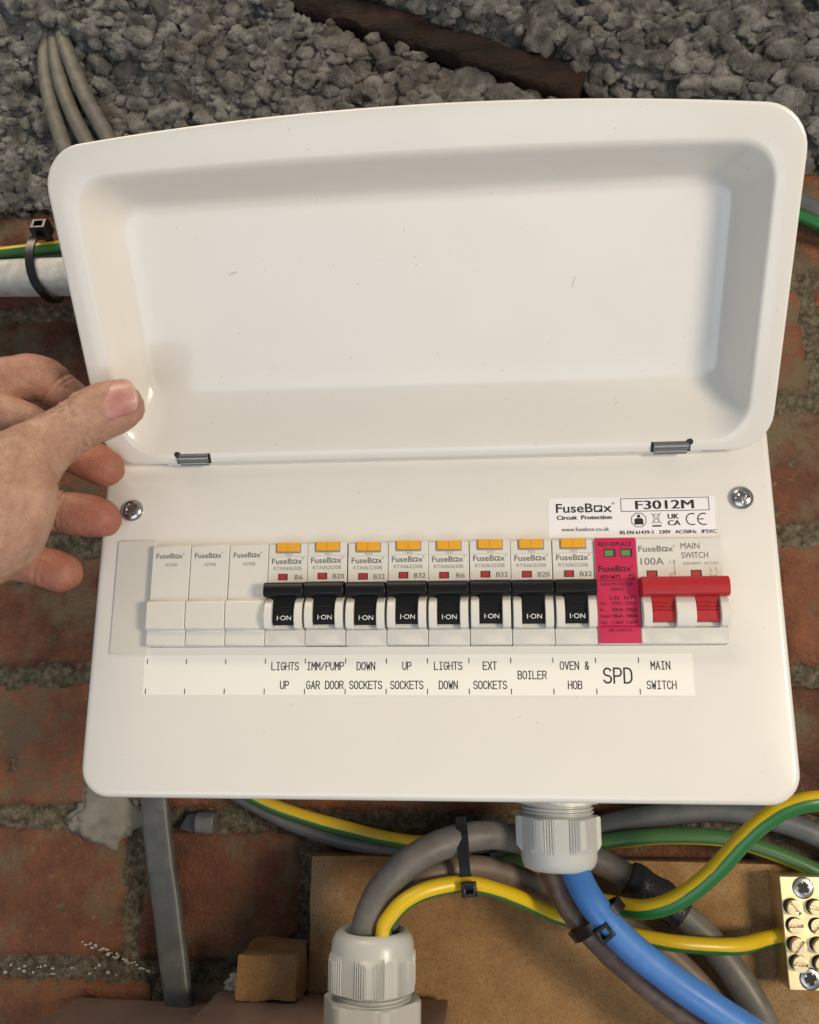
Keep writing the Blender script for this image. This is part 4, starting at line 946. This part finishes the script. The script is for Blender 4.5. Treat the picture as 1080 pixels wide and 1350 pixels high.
# clip on the wall
cl = thing('cable_clip', 'small grey plastic clip on the mortar beside the flat cable', 'clip', (-6, 98, -88))
def CL(V): return np.asarray(V, float)-np.array([-6, 98, -88])
b = MB(); b.prism([(98, -86.5), (90, -87), (88.5, -84), (88.5, -79), (91, -76.5), (98, -76.5)], -5, 5); mk('saddle', CL(b.v), b.f, M['cable_dark'], cl, smooth=30, recentre=False, bevel=.8)
b = MB(); b.add([(-16, 96, -86), (-5, 91, -86.5), (-5, 91, -77.5), (-11, 96, -78), (-16, 99, -86), (-5, 99, -86.5), (-5, 99, -77.5), (-11, 99, -78)], [(0, 1, 2, 3), (0, 4, 5, 1), (1, 5, 6, 2), (2, 6, 7, 3), (3, 7, 4, 0), (7, 6, 5, 4)])
mk('wing', CL(b.v), b.f, M['cable_dark'], cl, smooth=30, recentre=False, bevel=.5)
# screw end poking from the board under the earth cable
v, f = screw_mesh(3.2, 1.6, ang=30); tag(mk('board_screw', np.array(v)+np.array([172.5, 82.8, -114]), f, M['zinc'], smooth=35), 'silver screw head in the hardboard under the earth cable', 'screw')

# ------------------------------------------------------------------ brass terminal block
tb = thing('terminal_block', 'brass earth terminal block with slotted screws on the hardboard at the right edge', 'terminal block', (292, 77, -146.5)); T0 = np.array([292, 77, -146.5])
tilt = math.radians(-1.5)
def TB(V):
    V = np.asarray(V, float); return V
b = MB().box(-10.4, 10.6, -9, 7, 0, 48.2); mk('block', b.v, b.f, M['brass'], tb, smooth=30, recentre=False, bevel=.5)
for z in (5.0, 43.2):
    v, f = screw_mesh(4.3, .5, ang=10+z, rec=1.5, reach=.6, slot_w=.75); mk('mounting_screw', np.array(v)+np.array([-.6+(.4 if z > 20 else -.2), -9.05, z]), f, M['zinc'], tb, smooth=35, recentre=False)
    q = [( -.6+(.4 if z > 20 else -.2)+4.8*math.cos(a), -9.03, z+4.8*math.sin(a)) for a in np.linspace(0, 2*math.pi, 25)[:-1]]; mk('screw_seat', q, [tuple(range(24))], M['dark'], tb, smooth=None, recentre=False)
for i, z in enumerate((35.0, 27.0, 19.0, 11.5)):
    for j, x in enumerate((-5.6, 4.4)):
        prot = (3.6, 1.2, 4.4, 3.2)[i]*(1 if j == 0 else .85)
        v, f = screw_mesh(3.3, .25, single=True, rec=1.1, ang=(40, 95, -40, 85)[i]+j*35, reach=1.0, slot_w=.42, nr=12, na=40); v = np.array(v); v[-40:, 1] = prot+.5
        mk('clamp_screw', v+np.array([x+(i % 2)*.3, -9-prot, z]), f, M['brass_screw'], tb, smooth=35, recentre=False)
        q = [(x+(i % 2)*.3-.5+3.8*math.cos(a), -9.03, z+.35+3.5*math.sin(a)) for a in np.linspace(0, 2*math.pi, 25)[:-1]]; mk('screw_hole_shade', q, [tuple(range(24))], M['dark'], tb, smooth=None, recentre=False)  # flat dark disc set up-left: screw's shaded side and hole painted in

# ------------------------------------------------------------------ the hand
def capsule_chain(mb, P):
    """overlapping balls along a chain of (centre, radius)"""
    out = []
    for (a, ra), (b, rb) in zip(P[:-1], P[1:]):
        a, b = np.array(a, float), np.array(b, float); L = np.linalg.norm(b-a); k = max(2, int(L/2.0))
        for i in range(k): t = i/k; out.append((a+(b-a)*t, ra+(rb-ra)*t))
    out.append((np.array(P[-1][0], float), P[-1][1])); return out
def smooth_chain(P):
    pts = spline([tuple(c)+(r,) for c, r in P], 6); return [(q[:3], q[3]) for q in pts]
thumb = [((-62, -70, 38), 27), ((-47, -62, 54), 22), ((-38.4, -55, 69.5), 16.3), ((-30.6, -47.5, 81.6), 12.2), ((-23.0, -42.5, 91.2), 11.5), ((-15.0, -37.5, 98.6), 12.0), ((-9.4, -35.4, 102.0), 11.8), ((-6.8, -34.6, 103.2), 10.6)]
index = [((-98, -42, 93), 13.5), ((-80.3, -18, 119.5), 11.8), ((-63.5, -6, 130.0), 11.2), ((-54.2, -2, 125.2), 10.2), ((-45.9, 2, 118), 9.2), ((-39, 3, 109), 8.4)]
middle = [((-100, -40, 80), 13), ((-83.4, -22, 106.0), 11), ((-66.2, -15, 106.0), 10.2), ((-44.5, -12.5, 94.0), 9.7), ((-30, -11.5, 86.4), 9.7), ((-22.4, -11, 82.6), 9.0)]
ring = [((-97, -40, 63), 13), ((-75, -23, 67.5), 10.6), ((-51.7, -13, 64.2), 10.0), ((-40, -12, 62.2), 9.4), ((-28, -11.5, 60.2), 9.8), ((-21.8, -11, 59.2), 9.0)]
pinky = [((-92, -38, 44), 11.5), ((-75.6, -23, 45.0), 9.6), ((-58.6, -15, 40.2), 9.3), ((-45.2, -13, 36.7), 9.3), ((-36.4, -12.5, 34.2), 8.6)]
palm = [((-98, -52, 78), 20), ((-100, -54, 60), 22), ((-98, -54, 44), 21), ((-80, -60, 40), 24)]
palm2 = [((-62, -70, 38), 27), ((-85, -66, 32), 27), ((-118, -76, 14), 29), ((-140, -98, -4), 31), ((-160, -130, -22), 33)]
balls = []
thenar = [((-37.5, -58, 63), 17.2), ((-36.8, -60, 54), 18.4), ((-45, -63, 44), 23), ((-62, -70, 38), 26)]
for ch in (thumb, thenar, index, middle, ring, pinky, palm, palm2): balls += [(c, r, ch) for c, r in capsule_chain(None, smooth_chain(ch))]
bm = bmesh.new(); bmesh.ops.create_icosphere(bm, subdivisions=3, radius=1); bv = np.array([q.co[:] for q in bm.verts]); bf = np.array([[x.index for x in f.verts] for f in bm.faces]); bm.free()
VV = []; FF = []; off = 0
for c, r, ch in balls:
    s_ = np.array([1., 1., 1.])
    VV.append(bv*r*s_+c); FF.append(bf+off); off += len(bv)
tmp = bpy.data.objects.new('tmp', mesh_data('tmp', np.concatenate(VV), np.concatenate(FF))); link(tmp)
rm = tmp.modifiers.new('r', 'REMESH'); rm.mode = 'VOXEL'; rm.voxel_size = .0007
sm = tmp.modifiers.new('s', 'SMOOTH'); sm.factor = .5; sm.iterations = 20
me = bpy.data.meshes.new_from_object(tmp.evaluated_get(bpy.context.evaluated_depsgraph_get())); bpy.data.objects.remove(tmp)
co = np.empty(len(me.vertices)*3); me.vertices.foreach_get('co', co); co = co.reshape(-1, 3)*1000
no = np.empty(len(me.vertices)*3); me.vertices.foreach_get('normal', no); no = no.reshape(-1, 3)
tone = np.zeros(len(co)); grime = np.full(len(co), .12); disp = np.zeros(len(co))
def near(P, r0, r1): d = np.linalg.norm(co-np.array(P), axis=1); return np.clip((r1-d)/(r1-r0), 0, 1)
# thumb creases over the joint
ip = np.array([-22.9, -42, 92.0]); ax_ = np.array([.76, .32, .60]); ax_ /= np.linalg.norm(ax_); sd_ = np.cross(ax_, [0, -1, 0]); sd_ /= np.linalg.norm(sd_)
t_ = (co-ip) @ ax_; s_ = (co-ip) @ sd_
msk = near(ip, 8, 17)*(no[:, 1] < .2)
for k, (t0, amp, bend) in enumerate(((-5.2, .35, .03), (-2.6, .55, .02), (-.4, .6, -.01), (1.9, .55, -.03), (4.4, .4, -.05), (6.6, .25, -.06))):
    wv = t0+bend*s_**2*.35+.8*np.sin(s_*.5+k*1.7); disp -= 1.35*amp*msk*np.exp(-((t_-wv)/.75)**2)
grime += near(ip+np.array([0, -8, 1]), 1, 8)*.75
# finger joint creases
for a, b, amp in ((index[3][0], (.7, .3, -.6), 1.1), (index[1][0], (.8, .4, .4), .9), (middle[4][0], (.85, .1, -.5), .0), (ring[3][0], (1, .1, -.17), .8), (middle[3][0], (.85, .1, -.5), .8), (pinky[3][0], (.95, .1, -.25), .5)):
    a = np.array(a); b = np.array(b)/np.linalg.norm(b); t_ = (co-a) @ b; disp -= amp*near(a, 9, 14)*(np.exp(-(t_/.9)**2)+.5*np.exp(-((t_-3)/.8)**2))
# soft unevenness: tendons and folds of the back of the thumb
disp += np.array([.9*mnoise.noise(Vector(q)*.07)+.4*mnoise.noise(Vector(q)*.2)+.14*mnoise.noise(Vector(q)*.6) for q in co])
co += no*disp[:, None]
# flatten the pads where they press on lid and panel
for tip in (index[-1], middle[-1], ring[-1], pinky[-1]): tone = np.maximum(tone, .85*near(np.array(tip[0]), 9, 30))
tone = np.maximum(tone, .45*near(np.array(index[2][0]), 8, 26)); tone = np.maximum(tone, .45*near(np.array(thumb[-1][0]), 6, 16))
tone = np.clip(tone+.10*np.array([mnoise.noise(Vector(q)*.09) for q in co]), 0, 1)
c0 = np.array([-60, -55, 10.])
me.vertices.foreach_set('co', ((co-c0)*S).ravel()); me.materials.clear(); me.materials.append(M['skin'])
for nm, arr in (('tone', tone), ('grime', grime)):
    at = me.attributes.new(nm, 'FLOAT', 'POINT'); at.data.foreach_set('value', arr.astype(np.float32))
me.polygons.foreach_set('use_smooth', [True]*len(me.polygons)); me.update()
hand = bpy.data.objects.new('hand', me); link(hand); hand.location = Vector(c0)*S
tag(hand, 'bare left hand holding the lid open, thumb in front and fingers behind', 'hand')
# thumb nail: a curved plate lying on the end of the thumb
nc = np.array([-7.0, -35.2, 101.8]); fwd = np.array([.84, .20, .50]); fwd /= np.linalg.norm(fwd); outn = np.array([.10, -.985, .02]); outn -= fwd*(outn @ fwd); outn /= np.linalg.norm(outn); lat = np.cross(fwd, outn)
def nail(len0, len1, wd, rise, rcurve, lift):
    V = []; F = []; nu, nv2 = 14, 14
    for j in range(nv2+1):
        for i in range(nu+1):
            a = -1+2*i/nu; t = j/nv2
            # rounded outline: pull the ends in at the sides
            endc = 1-.42*abs(a)**2.6; basec = .0+.45*abs(a)**3
            L_ = len0*(1-basec*1.0)+(len1*endc-len0*(1-basec))*t if True else 0
            wdt = wd*(.90+.12*math.sin(t*2.2)); th = a*wdt/rcurve
            out = rcurve*math.cos(th)-rcurve+rise-.0135*(L_-1)**2
            V.append(nc+fwd*L_+lat*(rcurve*math.sin(th))+outn*(out+lift))
    n_ = nu+1
    for j in range(nv2):
        for i in range(nu): F.append((j*n_+i, j*n_+i+1, (j+1)*n_+i+1, (j+1)*n_+i))
    return V, F
v, f = nail(-7.6, 10.0, 9.6, 11.9, 10.8, 0.0)
o = mk('thumb_nail', np.array(v)-c0, f, [M['nail'], M['nail_edge']], hand, smooth=180, recentre=False)
for i, pl in enumerate(o.data.polygons):
    if i//14 == 13: pl.material_index = 1
sol = o.modifiers.new('thick', 'SOLIDIFY'); sol.thickness = .0006; sol.offset = -1
